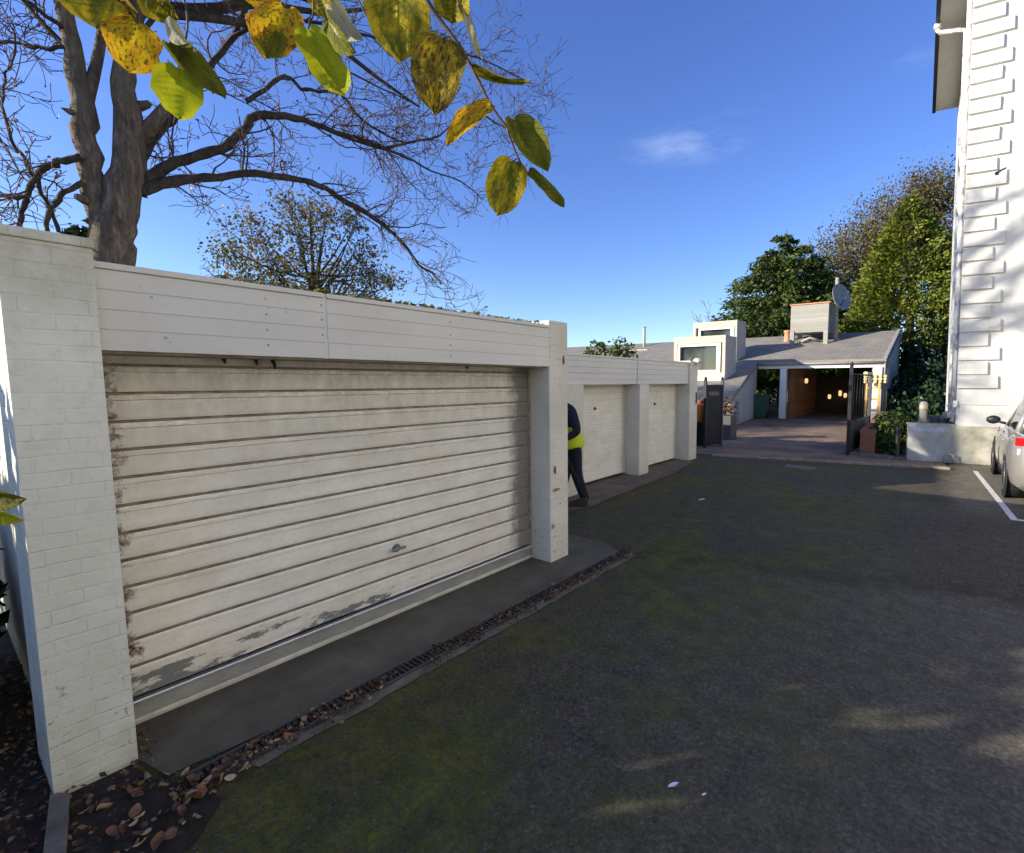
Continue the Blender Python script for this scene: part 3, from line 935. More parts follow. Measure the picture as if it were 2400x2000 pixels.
# security lamp on the end pier
t = thing('security_lamp', (-4.5, 9.95, 2.135), 'small pale security lamp fixed on top of the end pier by the gate', 'lamp')
w = MB(); w.tube([(-4.5, 9.95, 2.13), (-4.5, 9.95, 2.19), (-4.44, 9.97, 2.21)], 0.018, 8); w.build('bracket', M['darkgrey'], t)
w = MB(); w.lathe([(0.03, 0), (0.075, 0.05), (0.08, 0.11), (0.07, 0.13)], (-4.44, 9.98, 2.17), 14, 0, (0.6, 0.1, -0.5)); w.build('lamp_head', M['whitepaint'], t)

# moss and leaf crumbs along the roof edge of the near garage
rr = random.Random(21)
mb = MB()
for i in range(420):
    y = 0.9 + 2.45 * rr.random()
    s0 = rr.uniform(0.008, 0.024) * (1.3 if 1.3 < y < 2.2 else 0.8)
    x = -2.91 - rr.random() * 0.08; z = 2.205
    a = rr.uniform(0, 6.28); q = Vector((math.cos(a), math.sin(a), 0)) * s0
    r2 = Vector((-q.y, q.x, 0)) * 0.7 + Vector((0, 0, rr.uniform(0, s0)))
    c0 = Vector((x, y, z + rr.uniform(0, 0.014)))
    mb.face([c0 - q, c0 - r2 * 0.5, c0 + q, c0 + r2])
tag(mb.build('roof_moss', M['mossy']), 'yellow green moss and leaf crumbs along the top of the near garage fascia', 'moss', kind='stuff')

# ------------------------------------------------------------------ white house on the right
P0 = Vector((0.20, 12.74)); FD = Vector((0.987, 0.16)).normalized(); LD = Vector((-0.035, 1.0)).normalized()
FN = Vector((FD.y, -FD.x))      # outward normal of the front
LN = Vector((-LD.y, LD.x)) * 1.0
if LN.x > 0: LN = -LN
LEAN = 0.0205                    # the old wall leans a little to the left


def hp(a, b, z, lift=0.0):
    """point on the house: a along the front, b along the left side"""
    q = P0 + FD * a + LD * b
    return Vector((q.x - LEAN * z, q.y, z))


t = thing('white_house', (3.2, 15.3, 0), 'tall white rendered house with stepped quoins at its corner', 'house')
HW, HD, HH = 6.2, 5.1, 9.45


def house_prism(mb, a0, a1, b0, b1, z0, z1, mi=0):
    c = [hp(a0, b0, z0), hp(a1, b0, z0), hp(a1, b1, z0), hp(a0, b1, z0)]
    d2 = [hp(a0, b0, z1), hp(a1, b0, z1), hp(a1, b1, z1), hp(a0, b1, z1)]
    mb.face(list(reversed(c)), mi); mb.face(d2, mi)
    for i in range(4):
        j = (i + 1) % 4
        mb.face([c[i], c[j], d2[j], d2[i]], mi)


w = MB(); house_prism(w, 0, HW, 0, HD, 0.775, HH); w.build('wall', M['whitewall'], t)
w = MB(); house_prism(w, -0.02, HW, -0.05, HD, 0.0, 0.775); w.build('plinth', M['plinth'], t)
w = MB(); house_prism(w, 0.008, HW, -0.018, 0.0, 1.22, 1.50); w.build('band_course', M['whitewall'], t)
i = 0; z = 1.54
w = MB()
while z < HH - 0.3:
    rj = random.Random(900 + i)
    ln = (0.665 if i % 2 == 0 else 0.50) + rj.uniform(-.012, .012)
    q0, q1 = z + 0.014 + rj.uniform(-.005, .005), z + 0.268 + rj.uniform(-.005, .005)
    # chamfered block: outer face smaller than its back
    oa, ob = 0.012, ln - 0.012
    back = [hp(0.004, -0.001, q0), hp(ln, -0.001, q0), hp(ln, -0.001, q1), hp(0.004, -0.001, q1)]
    fr = [hp(0.004, -0.050 + rj.uniform(-.006, .004), q0 + 0.008), hp(ob + rj.uniform(-.006, .006), -0.050, q0 + rj.uniform(.004, .016)), hp(ob + rj.uniform(-.006, .006), -0.050, q1 - rj.uniform(.008, .022)), hp(0.004, -0.050 + rj.uniform(-.006, .004), q1 - 0.014)]
    w.face(fr)
    for a in range(4):
        b = (a + 1) % 4
        w.face([back[a], back[b], fr[b], fr[a]])
    z += 0.284; i += 1
w.build('quoin', M['whitewall'], t)
# eave along the left side, roof
w = MB()
zz = 9.36
for (a0, a1, b0, b1, z0, z1, mi) in ((-0.52, 0.0, 0.0, HD, zz, zz + 0.03, 0),):
    house_prism(w, a0, a1, b0, b1, z0, z1, mi)
w.build('soffit', simple('cream_soffit', (0.55, 0.53, 0.46), 0.6, 0.06, 3), t)
w = MB(); house_prism(w, -0.60, -0.52, 0.0, HD + 0.02, zz - 0.03, zz + 0.12); w.build('gutter', M['black'], t)
w = MB()
r0 = [hp(-0.55, 0.0, 9.47), hp(-0.55, HD, 9.47), hp(3.1, HD, 12.0), hp(3.1, 0.0, 12.0)]
r1 = [hp(6.6, 0.0, 9.47), hp(6.6, HD, 9.47)]
w.face(r0); w.face([r0[3], r0[2], r1[1], r1[0]]); w.face([r0[0], r0[3], r1[0]]); w.face([r0[1], r1[1], r0[2]]); w.face([r0[0], r1[0], r1[1], r0[1]])
w.build('roof', M['slate'], t)
# pipes on the corner
pts = [hp(-0.052, 0.06, zv) for zv in (0.85, 2.5, 4.2, 6.0, 7.7, 9.30)]
w = MB(); w.tube(pts, 0.045, 10)
for zv in (1.0, 2.65, 4.3, 6.0, 7.7):
    w.tube([hp(-0.052, 0.06, zv), hp(-0.052, 0.06, zv + 0.09)], 0.058, 10)
dp = w.build('downpipe', M['pipe'], t)
w = MB(); w.tube([hp(-0.56, 0.9, 9.34), hp(-0.56, 0.9, 9.22), hp(-0.52, 0.9, 9.16), hp(-0.10, 0.9, 9.10), hp(-0.06, 0.9, 9.0), hp(-0.06, 0.9, 0.9)], [0.045, 0.045, 0.045, 0.045, 0.045, 0.045], 10)
w.lathe([(0.07, 0), (0.075, 0.10), (0.05, 0.12)], tuple(hp(-0.56, 0.9, 9.24)), 12)
w.build('downpipe', M['pipe'], t)
w = MB(); w.tube([hp(-0.03, 0.30, 0.8), hp(-0.03, 0.30, 9.2)], 0.03, 8); w.build('downpipe', M['pipe'], t)
# air vent hole with its broken lip
v0 = onY(2336, 408, 12.80); a_v = (Vector((v0.x + LEAN * v0.z, v0.y)) - P0).dot(FD)
w = MB(); w.lathe([(0.035, -0.01), (0.035, 0.006)], tuple(hp(a_v, -0.052, v0.z)), 12, 0, (FN.x, FN.y, 0))
c1 = hp(a_v, -0.060, v0.z + 0.03)
w.face([hp(a_v, -0.060, v0.z), hp(a_v + 0.14, -0.060, v0.z + 0.055), hp(a_v + 0.15, -0.060, v0.z + 0.095), hp(a_v + 0.02, -0.060, v0.z + 0.045)])
w.build('air_vent', M['black'], t)
# blocked hatch near the car, pale frame
w = MB()
house_prism(w, 0.80, 1.9, -0.020, -0.001, 0.79, 1.215); w.build('panel', M['whitewall'], t)
# hose and gully at the foot of the corner
w = MB()
pp0 = hp(0.02, -0.12, 0)
w.tube([Vector((0.02, 12.55, 0.02)), Vector((0.04, 12.56, 0.16)), Vector((0.10, 12.56, 0.21)), Vector((0.18, 12.57, 0.17)), Vector((0.20, 12.58, 0.02))], 0.016, 8)
w.build('pipe_loop', M['oldpost'], t)
w = MB(); w.lathe([(0.02, 0), (0.075, 0.03), (0.08, 0.09), (0.05, 0.10)], tuple(hp(-0.12, -0.02, 1.02)), 12, 0, (-0.5, -0.8, -0.2))
w.box(tuple(hp(-0.07, 0.0, 1.04)), tuple(hp(0.0, 0.05, 1.12)), 0)
w.build('flood_light', M['dishmetal'], t)
w = MB(); w.box(tuple(hp(-0.06, -0.04, 1.16)), tuple(hp(0.02, -0.005, 1.30)), 0, bev=0.008); w.build('meter_box', M['pipe'], t)
# unseen white wing added on the right to bounce sun onto the garages
w = MB()
q = P0 + FD * HW
w.hexa([(q.x, -6.0), (q.x + 5, -6.0), (q.x + 5, q.y), (q.x, q.y)], 0, 9.0)
t2 = thing('bounce_wing', (q.x + 2.5, 4, 0), 'unseen white wing added right of the yard to bounce sunlight onto the garages', 'house')
w.build('wall', M['whitewall'], t2)
for yy in (-4, -1, 2, 5, 8):
    for z0 in (1.0, 4.4):
        w = MB(); w.box((q.x - 0.012, yy, z0), (q.x - 0.002, yy + 1.1, z0 + 1.9)); w.build('window', M['glass'], t2)
w = MB()
w.face([(q.x - 0.5, -6.3, 8.9), (q.x + 2.5, -6.3, 11), (q.x + 2.5, q.y, 11), (q.x - 0.5, q.y, 8.9)]); w.face([(q.x + 2.5, -6.3, 11), (q.x + 5.5, -6.3, 8.9), (q.x + 5.5, q.y, 8.9), (q.x + 2.5, q.y, 11)])
w.build('roof', M['slate'], t2)

# low rendered block wall beside the house, with a post and a faded plate
t = thing('block_wall', (-0.2, 12.5, 0), 'low pale rendered block wall butting the white house plinth', 'wall')
w = MB(); w.hexa([(-0.62, 12.552), (0.178, 12.682), (0.165, 12.92), (-0.65, 12.80)], 0, 0.77); w.build('wall', M['block'], t)
w = MB(); w.hexa([(-0.65, 12.54), (0.172, 12.675), (0.16, 12.94), (-0.68, 12.82)], 0.771, 0.805); w.build('coping', M['block'], t)


def m_plate():
    tt = NT('faded_blue_plate')
    x, y, z = tt.xyz()
    n = tt.noise(30, 2, 0.5, tt.map((1, 1, 0.6)))
    return tt.set(tt.ramp(n, [(0.42, (0.36, 0.40, 0.52)), (0.62, (0.52, 0.54, 0.60))]), 0.6, spec=0.3)


w = MB(); w.hexa([(-0.53, 12.562), (0.0, 12.648), (-0.002, 12.66), (-0.532, 12.574)], 0.64, 0.72); w.build('plate', m_plate(), t)
t = thing('wooden_post', (-0.36, 12.62, 0.8), 'short weathered wooden post standing on the pale block wall', 'post')
w = MB(); w.lathe([(0.075, 0), (0.072, 0.2), (0.074, 0.42), (0.060, 0.455), (0.02, 0.47)], (-0.38, 12.70, 0.805), 12); w.build('shaft', M['oldpost'], t)
w = MB(); w.lathe([(0.079, 0), (0.080, 0.11)], (-0.38, 12.70, 1.08), 12); w.build('band', simple('pale_band', (0.50, 0.45, 0.30), 0.8, 0.15, 12), t)
t = thing('bollard', (-0.80, 12.45, 0), 'slim black metal bollard in front of the clipped hedge', 'bollard')
w = MB(); w.lathe([(0.07, 0), (0.07, 0.03), (0.042, 0.05), (0.042, 0.62), (0.05, 0.64), (0.045, 0.70), (0.02, 0.74)], (-0.80, 12.45, 0), 12); w.build('shaft', M['black'], t)
t = thing('utility_box', (-0.05, 13.1, 0.6), 'dark grey utility box behind the low block wall', 'box')
w = MB(); w.box((-0.30, 12.95, 0.0), (0.12, 13.3, 0.95), bev=0.02); w.build('body', M['darkgrey'], t)
w = MB(); w.box((-0.12, 12.942, 0.83), (0.10, 12.952, 0.89)); w.build('slot', M['black'], t)
# raised concrete strip in front of hedge
struct((lambda m: (m.hexa([(-1.72, 12.62), (-0.66, 12.30), (-0.66, 12.60), (-1.70, 12.95)], 0, 0.06), m.build('planting_kerb', M['kerb']))[1])(MB()))

# ------------------------------------------------------------------ gates
t = thing('metal_gate', (-4.9, 12.1, 0), 'tall solid black metal gate leaf standing open beside the garage row', 'gate')
ga, gb = Vector((-4.94, 11.87)), Vector((-4.76, 12.42))
dv = (gb - ga).normalized(); nv = Vector((dv.y, -dv.x)) * 0.02
w = MB(); w.hexa([(ga.x, ga.y), (ga.x + nv.x, ga.y + nv.y), (gb.x + nv.x, gb.y + nv.y), (gb.x, gb.y)], 0.06, 1.60)
pn = w.build('panel', M['black'], t)
a2, b2 = ga.lerp(gb, 0.14) + nv * 1.2, ga.lerp(gb, 0.80) + nv * 1.2
w = MB(); w.hexa([(a2.x, a2.y), (a2.x + nv.x * .3, a2.y + nv.y * .3), (b2.x + nv.x * .3, b2.y + nv.y * .3), (b2.x, b2.y)], 1.34, 1.44); w.build('plate', simple('grey_green_plate', (0.11, 0.13, 0.12), 0.6, 0.1, 9), pn)
for q, nm in ((ga - dv * 0.03, 0), (gb + dv * 0.04, 1)):
    w = MB(); w.box((q.x - 0.035, q.y - 0.035, 0), (q.x + 0.035, q.y + 0.035, 1.74), bev=0.005)
    pst = w.build('post', M['black'] if nm == 0 else M['darkgrey'], t)
    w = MB(); w.lathe([(0.042, 0), (0.042, 0.02), (0.03, 0.06), (0.01, 0.085)], (q.x, q.y, 1.74), 10); w.build('finial', M['black'], pst)
for z in (0.12, 1.58):
    w = MB(); w.hexa([(ga.x + nv.x, ga.y + nv.y), (ga.x + nv.x * 2, ga.y + nv.y * 2), (gb.x + nv.x * 2, gb.y + nv.y * 2), (gb.x + nv.x, gb.y + nv.y)], z - 0.03, z + 0.03); w.build('rail', M['black'], t)

t = thing('metal_gate', (-1.76, 12.6, 0), 'black metal gate leaf with bars swung open on the right of the brick drive', 'gate')
ga, gb = Vector((-1.76, 12.56)), Vector((-1.68, 15.3))
w = MB(); w.box((-1.80, 12.51, 0), (-1.73, 12.58, 2.05), bev=0.006); w.lathe([(0.042, 0), (0.03, 0.05), (0.01, 0.09)], (-1.76, 12.55, 2.05), 10); w.build('post', M['black'], t)
w = MB(); w.box((-1.715, 15.25, 0), (-1.635, 15.33, 1.95), bev=0.006); w.build('post', M['darkgrey'], t)
w = MB(); w.hexa([(ga.x + 0.0, ga.y + 0.06), (ga.x + 0.02, ga.y + 0.06), (gb.x + 0.02, gb.y - 0.06), (gb.x, gb.y - 0.06)], 0.08, 0.72); w.build('panel', M['darkgrey'], t)
for z in (0.06, 0.75, 1.86):
    w = MB(); w.tube([(ga.x, ga.y + 0.05, z), (gb.x, gb.y - 0.05, z)], 0.022, 6); w.build('rail', M['black'], t)
w = MB()
for i in range(1, 7):
    q = ga.lerp(gb, i / 7)
    w = MB(); w.tube([(q.x, q.y, 0.75), (q.x, q.y, 1.86)], 0.008, 5); w.build('bar', M['black'], t)
# things behind the left gate
t = thing('gas_bottle', (-5.25, 12.3, 0.55), 'rusty orange gas bottle on a dark crate behind the end pier', 'gas bottle')
w = MB(); w.lathe([(0.13, 0), (0.15, 0.03), (0.15, 0.38), (0.12, 0.46), (0.05, 0.50)], (-5.28, 12.3, 0.62), 16); w.build('body', M['orange'], t)
w = MB(); w.lathe([(0.08, 0), (0.08, 0.09)], (-5.28, 12.3, 1.11), 12); w.build('collar', M['rust'], t)
t = thing('crate', (-5.28, 12.3, 0), 'dark slatted crate under the orange gas bottle', 'crate')
w = MB()
for z in (0.05, 0.2, 0.35, 0.5):
    w.box((-5.5, 12.08, z), (-5.06, 12.52, z + 0.11))
w.box((-5.48, 12.1, 0.0), (-5.08, 12.5, 0.615)); w.build('body', M['dark_void'], t)

# low brick wall beside the drive, clipped hedge
t = thing('brick_wall', (-1.4, 17, 0), 'low red brick wall running back along the drive beside the hedge', 'wall')
w = MB(); w.hexa([(-1.58, 13.0), (-1.28, 13.1), (-1.75, 21.5), (-2.0, 21.5)], 0, 0.50); w.build('wall', M['redbrick'], t)
w = MB(); w.hexa([(-1.60, 12.98), (-1.26, 13.08), (-1.73, 21.55), (-2.02, 21.55)], 0.501, 0.56); w.build('coping', M['redbrick'], t)


# ------------------------------------------------------------------ the house with carport
EV_Y, EV_Z, SL = 23.2, 2.62, 0.276
def zr(y): return EV_Z + (y - EV_Y) * SL


t = thing('carport_house', (-7, 24, 0), 'low grey roofed house with box dormers and an open carport', 'house')
w = MB()
def slab(mb, poly, th):
    top = [Vector((p[0], p[1], zr(p[1]))) for p in poly]
    bot = [v - Vector((0, 0, th)) for v in top]
    mb.face(top); mb.face(list(reversed(bot)))
    for i in range(len(poly)):
        j = (i + 1) % len(poly)
        mb.face([bot[i], bot[j], top[j], top[i]])
slab(w, [(-7.18, EV_Y), (-2.02, EV_Y), (-2.02, 29.0), (-7.6, 29.0)], 0.16)
slab(w, [(-24, 17.7), (-6.35, 17.7), (-7.19, EV_Y + 0.02), (-7.61, 29.0), (-24, 29.0)], 0.16)
r = zr(29.0)
w.face([(-24, 29.003, r), (-2.02, 29.003, r), (-2.02, 30.2, r - .35), (-24, 30.2, r - .35)])
roof = w.build('roof', M['houseroof'], t)
w = MB(); w.hexa([(-2.13, EV_Y - 0.02), (-2.00, EV_Y - 0.02), (-2.00, 29.0), (-2.13, 29.0)], [zr(EV_Y) + .01, zr(EV_Y) + .01, r + .01, r + .01], [zr(EV_Y) + .07, zr(EV_Y) + .07, r + .07, r + .07]); w.build('verge', M['sidegrey'], roof)
# beam, posts, ceiling
w = MB(); w.box((-7.15, 23.25, 2.27), (-2.10, 23.47, 2.455), bev=0.01)
w.build('beam', M['whitepaint'], t)
w = MB(); w.tube([(-7.1, 23.14, 2.47), (-2.08, 23.14, 2.465)], 0.05, 8); gt = w.build('gutter', M['sidegrey'], t)
w = MB(); w.tube([(-2.06, 23.14, 2.45), (-2.06, 23.2, 2.2), (-2.06, 23.24, 0.05)], 0.035, 8); w.build('downpipe', M['sidegrey'], t)
w = MB(); w.box((-6.17, 23.27, 0), (-5.90, 23.52, 2.268), bev=0.01); w.build('post', M['whitepaint'], t)
w = MB(); w.box((-2.50, 23.27, 0), (-2.16, 23.52, 2.268), bev=0.01); w.build('post', M['whitepaint'], t)
w = MB(); w.face([(-7.1, 23.5, 2.29), (-2.2, 23.5, 2.29), (-2.2, 29.0, 2.72), (-7.1, 29.0, 2.72)]); w.build('ceiling', M['timber'], t)
w = MB(); w.hexa([(-2.15, 23.48), (-1.98, 23.48), (-1.98, 29.0), (-2.15, 29.0)], 0, [zr(23.48) - .17, zr(23.48) - .17, r - .17, r - .17]); w.build('side_wall', M['sidegrey'], t)
w = MB(); w.box((-5.95, 23.9, 0), (-5.72, 28.9, 2.30)); w.build('inner_wall', M['timber'], t)
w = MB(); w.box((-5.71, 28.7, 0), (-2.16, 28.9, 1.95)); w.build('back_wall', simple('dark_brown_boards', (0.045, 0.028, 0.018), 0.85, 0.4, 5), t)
w = MB()
for xx in (-4.9, -4.0, -3.1):
    w.box((xx, 28.72, 1.951), (xx + 0.06, 28.78, 2.65))
w.box((-5.71, 28.65, 2.45), (-2.16, 28.8, 2.70)); w.build('mullion', M['dark_void'], t)
# wing: slanting side wall, front wall
wa, wb = Vector((-6.5, 18.0)), Vector((-7.22, 23.3))
w = MB(); w.hexa([(wa.x, wa.y), (wb.x, wb.y), (wb.x - 0.2, wb.y), (wa.x - 0.2, wa.y)], 0, [zr(wa.y) - .165, zr(wb.y) - .165, zr(wb.y) - .165, zr(wa.y) - .165])
sw = w.build('side_wall', M['greyboards'], t)
dn = (wb - wa).normalized(); dq = Vector((dn.y, -dn.x))
c1, c2 = wa + dn * 0.7 + dq * 0.012, wa + dn * 1.5 + dq * 0.012
w = MB(); w.hexa([(c1.x - dq.x * .01, c1.y - dq.y * .01), (c1.x, c1.y), (c2.x, c2.y), (c2.x - dq.x * .01, c2.y - dq.y * .01)], 0.05, 1.0); w.build('side_door', simple('grey_door', (0.26, 0.27, 0.28), 0.6, 0.1, 4), sw)
w = MB(); b1, b2 = wa + dq * 0.03 - dn * 0.2, wb + dq * 0.03
w.hexa([(b1.x, b1.y), (b2.x, b2.y), (b2.x - dq.x * .03, b2.y - dq.y * .03), (b1.x - dq.x * .03, b1.y - dq.y * .03)], [zr(b1.y) - .30, zr(b2.y) - .30, zr(b2.y) - .30, zr(b1.y) - .30], [zr(b1.y) - .005, zr(b2.y) - .005, zr(b2.y) - .005, zr(b1.y) - .005]); w.build('bargeboard', M['dishmetal'], sw)
w = MB(); w.box((-22, 18.0, 0), (-6.71, 18.2, zr(18.0) - 0.17)); w.build('front_wall', M['whitepaint'], t)


def dormer(X0, X1, Y, ztop, wx0, wx1, wz0, wz1, depth=1.3):
    yb = Y + depth
    zb = zr(Y) - 0.1
    m_ = MB(); th = 0.14
    # cheeks, top slab and front surround as boxes butted together
    for xa, xb in ((X0, X0 + th), (X1 - th, X1)):
        m_.hexa([(xa, Y), (xb, Y), (xb, yb), (xa, yb)], zb, ztop - 0.001)
    m_.box((X0 + th, Y + 0.002, wz1 + 0.12), (X1 - th, yb, ztop))
    m_.box((X0 + th, Y + 0.004, zb), (X1 - th, Y + 0.2, wz0 - 0.10))
    m_.box((X0 + th, yb - 0.1, zb), (X1 - th, yb - 0.004, wz1 + 0.118))
    dm = m_.build('dormer', M['beige'], t)
    f_ = MB(); g = 0.10
    f_.box((wx0 - g, Y - 0.03, wz0 - g), (wx0, Y + 0.10, wz1 + g)); f_.box((wx1, Y - 0.03, wz0 - g), (wx1 + g * 1.7, Y + 0.10, wz1 + g))
    f_.box((wx0, Y - 0.03, wz1), (wx1, Y + 0.10, wz1 + g)); f_.box((wx0, Y - 0.03, wz0 - g), (wx1, Y + 0.10, wz0))
    wf = f_.build('window', M['whitepaint'], dm)
    return dm, wf


q = lambda x, y, Y: onY(x, y, Y)
dm, wf = dormer(q(1580, 792, 20).x, q(1701, 785, 20).x, 20.0, 3.62, q(1594, 820, 20).x, q(1680, 820, 20).x, q(1640, 868, 20).z, q(1640, 812, 20).z)
w = MB(); w.box((q(1594, 820, 20).x, 20.13, q(1640, 868, 20).z), (q(1680, 820, 20).x, 20.15, q(1640, 812, 20).z)); w.build('pane', M['glass'], dm)
w = MB(); w.box((q(1586, 792, 20).x, 19.97, 1.5), (q(1700, 792, 20).x, 20.0, q(1640, 880, 20).z)); w.build('apron_panel', M['whitepaint'], dm)
dm, wf = dormer(q(1625, 758, 23.3).x, q(1728, 750, 23.3).x, 23.3, q(1700, 752, 23.3).z, q(1642, 790, 23.3).x, q(1712, 790, 23.3).x, zr(23.3) + 0.15, q(1690, 772, 23.3).z)
w = MB(); w.box((q(1642, 790, 23.3).x, 23.43, zr(23.3)), (q(1712, 790, 23.3).x, 23.45, q(1690, 772, 23.3).z)); w.build('pane', M['glass'], dm)
# beige parapet far left of the roof
w = MB(); w.box((q(1440, 825, 27).x, 26.8, 3.0), (q(1521, 825, 27).x, 27.0, q(1500, 820, 27).z)); w.build('parapet', M['beige'], t)
# chimney pot and mast
w = MB(); p0 = q(1845, 796, 27.6); w.lathe([(0.17, -0.3), (0.17, 0.0), (0.15, 0.05), (0.14, 0.36), (0.18, 0.40), (0.17, 0.47)], (p0.x, 27.6, p0.z), 14); w.build('chimney', M['terracotta'], roof)
t2 = thing('mast', (q(1510, 815, 28).x, 28, 3.9), 'thin bare mast pole rising from the left end of the grey roof', 'mast')
w = MB(); w.tube([(q(1510, 815, 28).x, 28, 3.6), (q(1510, 768, 28).x, 28, q(1510, 768, 28).z)], 0.09, 8); w.lathe([(0.12, 0), (0.12, 0.05)], (q(1510, 768, 28).x, 28, q(1510, 768, 28).z), 8); w.build('shaft', M['oldpost'], t2)

# timber clad tank on legs, dish
TY = 26.6
xL, xR = q(1853, 750, TY).x, q(1942, 750, TY).x
zT, zB = q(1900, 713, TY).z, q(1900, 779, TY).z
t2 = thing('water_tank', ((xL + xR) / 2, TY, zr(TY)), 'grey boarded water tank raised on legs on the carport roof', 'tank')
w = MB(); w.box((xL, TY, zB), (xR, TY + 1.7, zT), bev=0.02); w.build('tank_body', M['tankboards'], t2)
w = MB(); w.box((xL - 0.05, TY - 0.05, zT + 0.001), (xR + 0.05, TY + 1.75, zT + 0.05)); w.build('lid', M['terracotta'], t2)
for xx, y2 in ((xL, TY - .05), (xR - 0.2, TY - .05), (xL, TY + 1.55), (xR - 0.2, TY + 1.55)):
    w = MB(); w.box((xx, y2, zr(y2) - 0.02), (xx + 0.2, y2 + 0.15, zB + 0.10 if y2 < TY else zB)); w.build('leg', M['tankboards'], t2)
w = MB(); w.tube([(xL + 0.5, TY + 0.2, zr(TY) + 0.15), (xL + 0.9, TY + 0.25, zr(TY) + 0.32), (xR - 0.5, TY + 0.3, zr(TY) + 0.2)], 0.07, 8); w.build('pipe', M['dishmetal'], t2)
DY = 26.9
dc = q(1962, 700, DY)
t2 = thing('satellite_dish', (dc.x, DY, zr(DY)), 'round grey satellite dish on a pole beside the roof tank', 'satellite dish')
w = MB(); w.tube([(q(1957, 800, DY).x, DY + .2, zr(DY)), (q(1957, 740, DY).x, DY + .2, q(1957, 650, DY).z)], 0.09, 8); w.build('pole', M['tankboards'], t2)
w = MB(); prof = [(0.02, 0.0), (0.25, 0.03), (0.48, 0.11), (0.62, 0.20), (0.66, 0.24), (0.66, 0.25), (0.60, 0.215), (0.25, 0.05), (0.02, 0.02)]
w.lathe(prof, (dc.x, DY, dc.z), 24, 0, (0.88, -0.42, 0.22)); w.build('dish', M['dishmetal'], t2)
w = MB(); ax = Vector((0.88, -0.42, 0.22)).normalized(); w.tube([Vector((dc.x, DY, dc.z)) - Vector((0, 0, 0.5)) + ax * 0.1, Vector((dc.x, DY, dc.z)) + ax * 0.6], 0.025, 6); w.lathe([(0.05, 0), (0.05, 0.12)], tuple(Vector((dc.x, DY, dc.z)) + ax * 0.6), 8); w.build('feed_arm', M['darkgrey'], t2)

# lanterns inside the carport (lit)
for i, (px_, py_, Y_, lab) in enumerate(((1890, 893, 25.6, 'lit lantern hanging on the timber wall of the carport'), (1969, 922, 28.4, 'lit tall lantern at the back of the carport, left of a pair'), (1981, 927, 28.3, 'lit round lantern at the back of the carport, right of a pair'), (1944, 930, 28.4, 'dim lantern low at the back of the carport'))):
    p0 = q(px_, py_, Y_)
    t2 = thing('lantern', p0, lab, 'lantern', 'lanterns lit inside the carport')
    h = 0.12 if i != 1 else 0.15
    w = MB(); w.lathe([(0.04, -h), (0.075, -h * .6), (0.08, h * .5), (0.05, h)], p0, 12); w.build('glass', M['lamp'], t2)
    w = MB(); w.lathe([(0.13, 0), (0.10, 0.05), (0.02, 0.12)], p0 + Vector((0, 0, h)), 12); w.tube([p0 + Vector((0, 0, h + 0.1)), p0 + Vector((0, 0, 0.55 if i == 0 else 0.35))], 0.012, 5); w.build('hood', M['black'], t2)
# logs and wooden frame by the right post
t2 = thing('wooden_rack', (-2.75, 22.6, 0), 'yellow wooden rack with openings beside the right carport post', 'rack')
w = MB()
rx0, rx1 = q(2026, 950, 22.6).x, q(2062, 950, 22.6).x
for xx in (rx0, rx1 - 0.09):
    w.box((xx, 22.5, 0), (xx + 0.09, 22.62, 1.62))
for z in (0.5, 0.95, 1.40):
    w.box((rx0 + 0.09, 22.5, z), (rx1 - 0.09, 22.62, z + 0.08))
w.build('frame', M['palewood'], t2)
w = MB(); rr = random.Random(4)
for i in range(16):
    w.tube([(rx0 + 0.0 + (i % 5) * 0.17, 22.45, 1.68 + (i // 5) * 0.11), (rx0 + (i % 5) * 0.17 + 0.03, 23.0, 1.68 + (i // 5) * 0.11)], rr.uniform(0.05, 0.085), 7)
t3 = tag(w.build('log_pile', M['logs'], None), 'small pile of pale split logs on top of the yellow rack', 'logs')

# green wheelie bin
bx, by = q(1783, 985, 23.0).x, 23.0
t2 = thing('wheelie_bin', (bx, by, 0), 'green wheelie bin standing beside the slanting side wall', 'bin')
w = MB(); w.hexa([(bx - 0.22, by - 0.25), (bx + 0.22, by - 0.25), (bx + 0.22, by + 0.25), (bx - 0.22, by + 0.25)], 0.06, 0.07)
b0 = [(-.20, -.22), (.20, -.22), (.20, .22), (-.20, .22)]; b1 = [(-.28, -.30), (.28, -.30), (.28, .30), (-.28, .30)]
lo = [(bx + a, by + b, 0.07) for a, b in b0]; hi = [(bx + a, by + b, 1.02) for a, b in b1]
for i in range(4):
    j = (i + 1) % 4; w.face([lo[i], lo[j], hi[j], hi[i]])
w.face(hi); w.build('body', M['binplastic'], t2)
w = MB(); w.box((bx - .30, by - .33, 1.022), (bx + .30, by + .32, 1.085), bev=0.02); w.build('lid', M['binplastic'], t2)
for s in (-1, 1):
    w = MB(); w.lathe([(0.02, -.03), (0.10, -.03), (0.10, .03), (0.02, .03)], (bx + s * .22, by + .27, 0.10), 12, 0, (1, 0, 0)); w.build('wheel', M['rubber'], t2)
w = MB(); w.tube([(bx - .2, by + .36, 1.0), (bx + .2, by + .36, 1.0)], 0.018, 6); w.build('handle', M['binplastic'], t2)
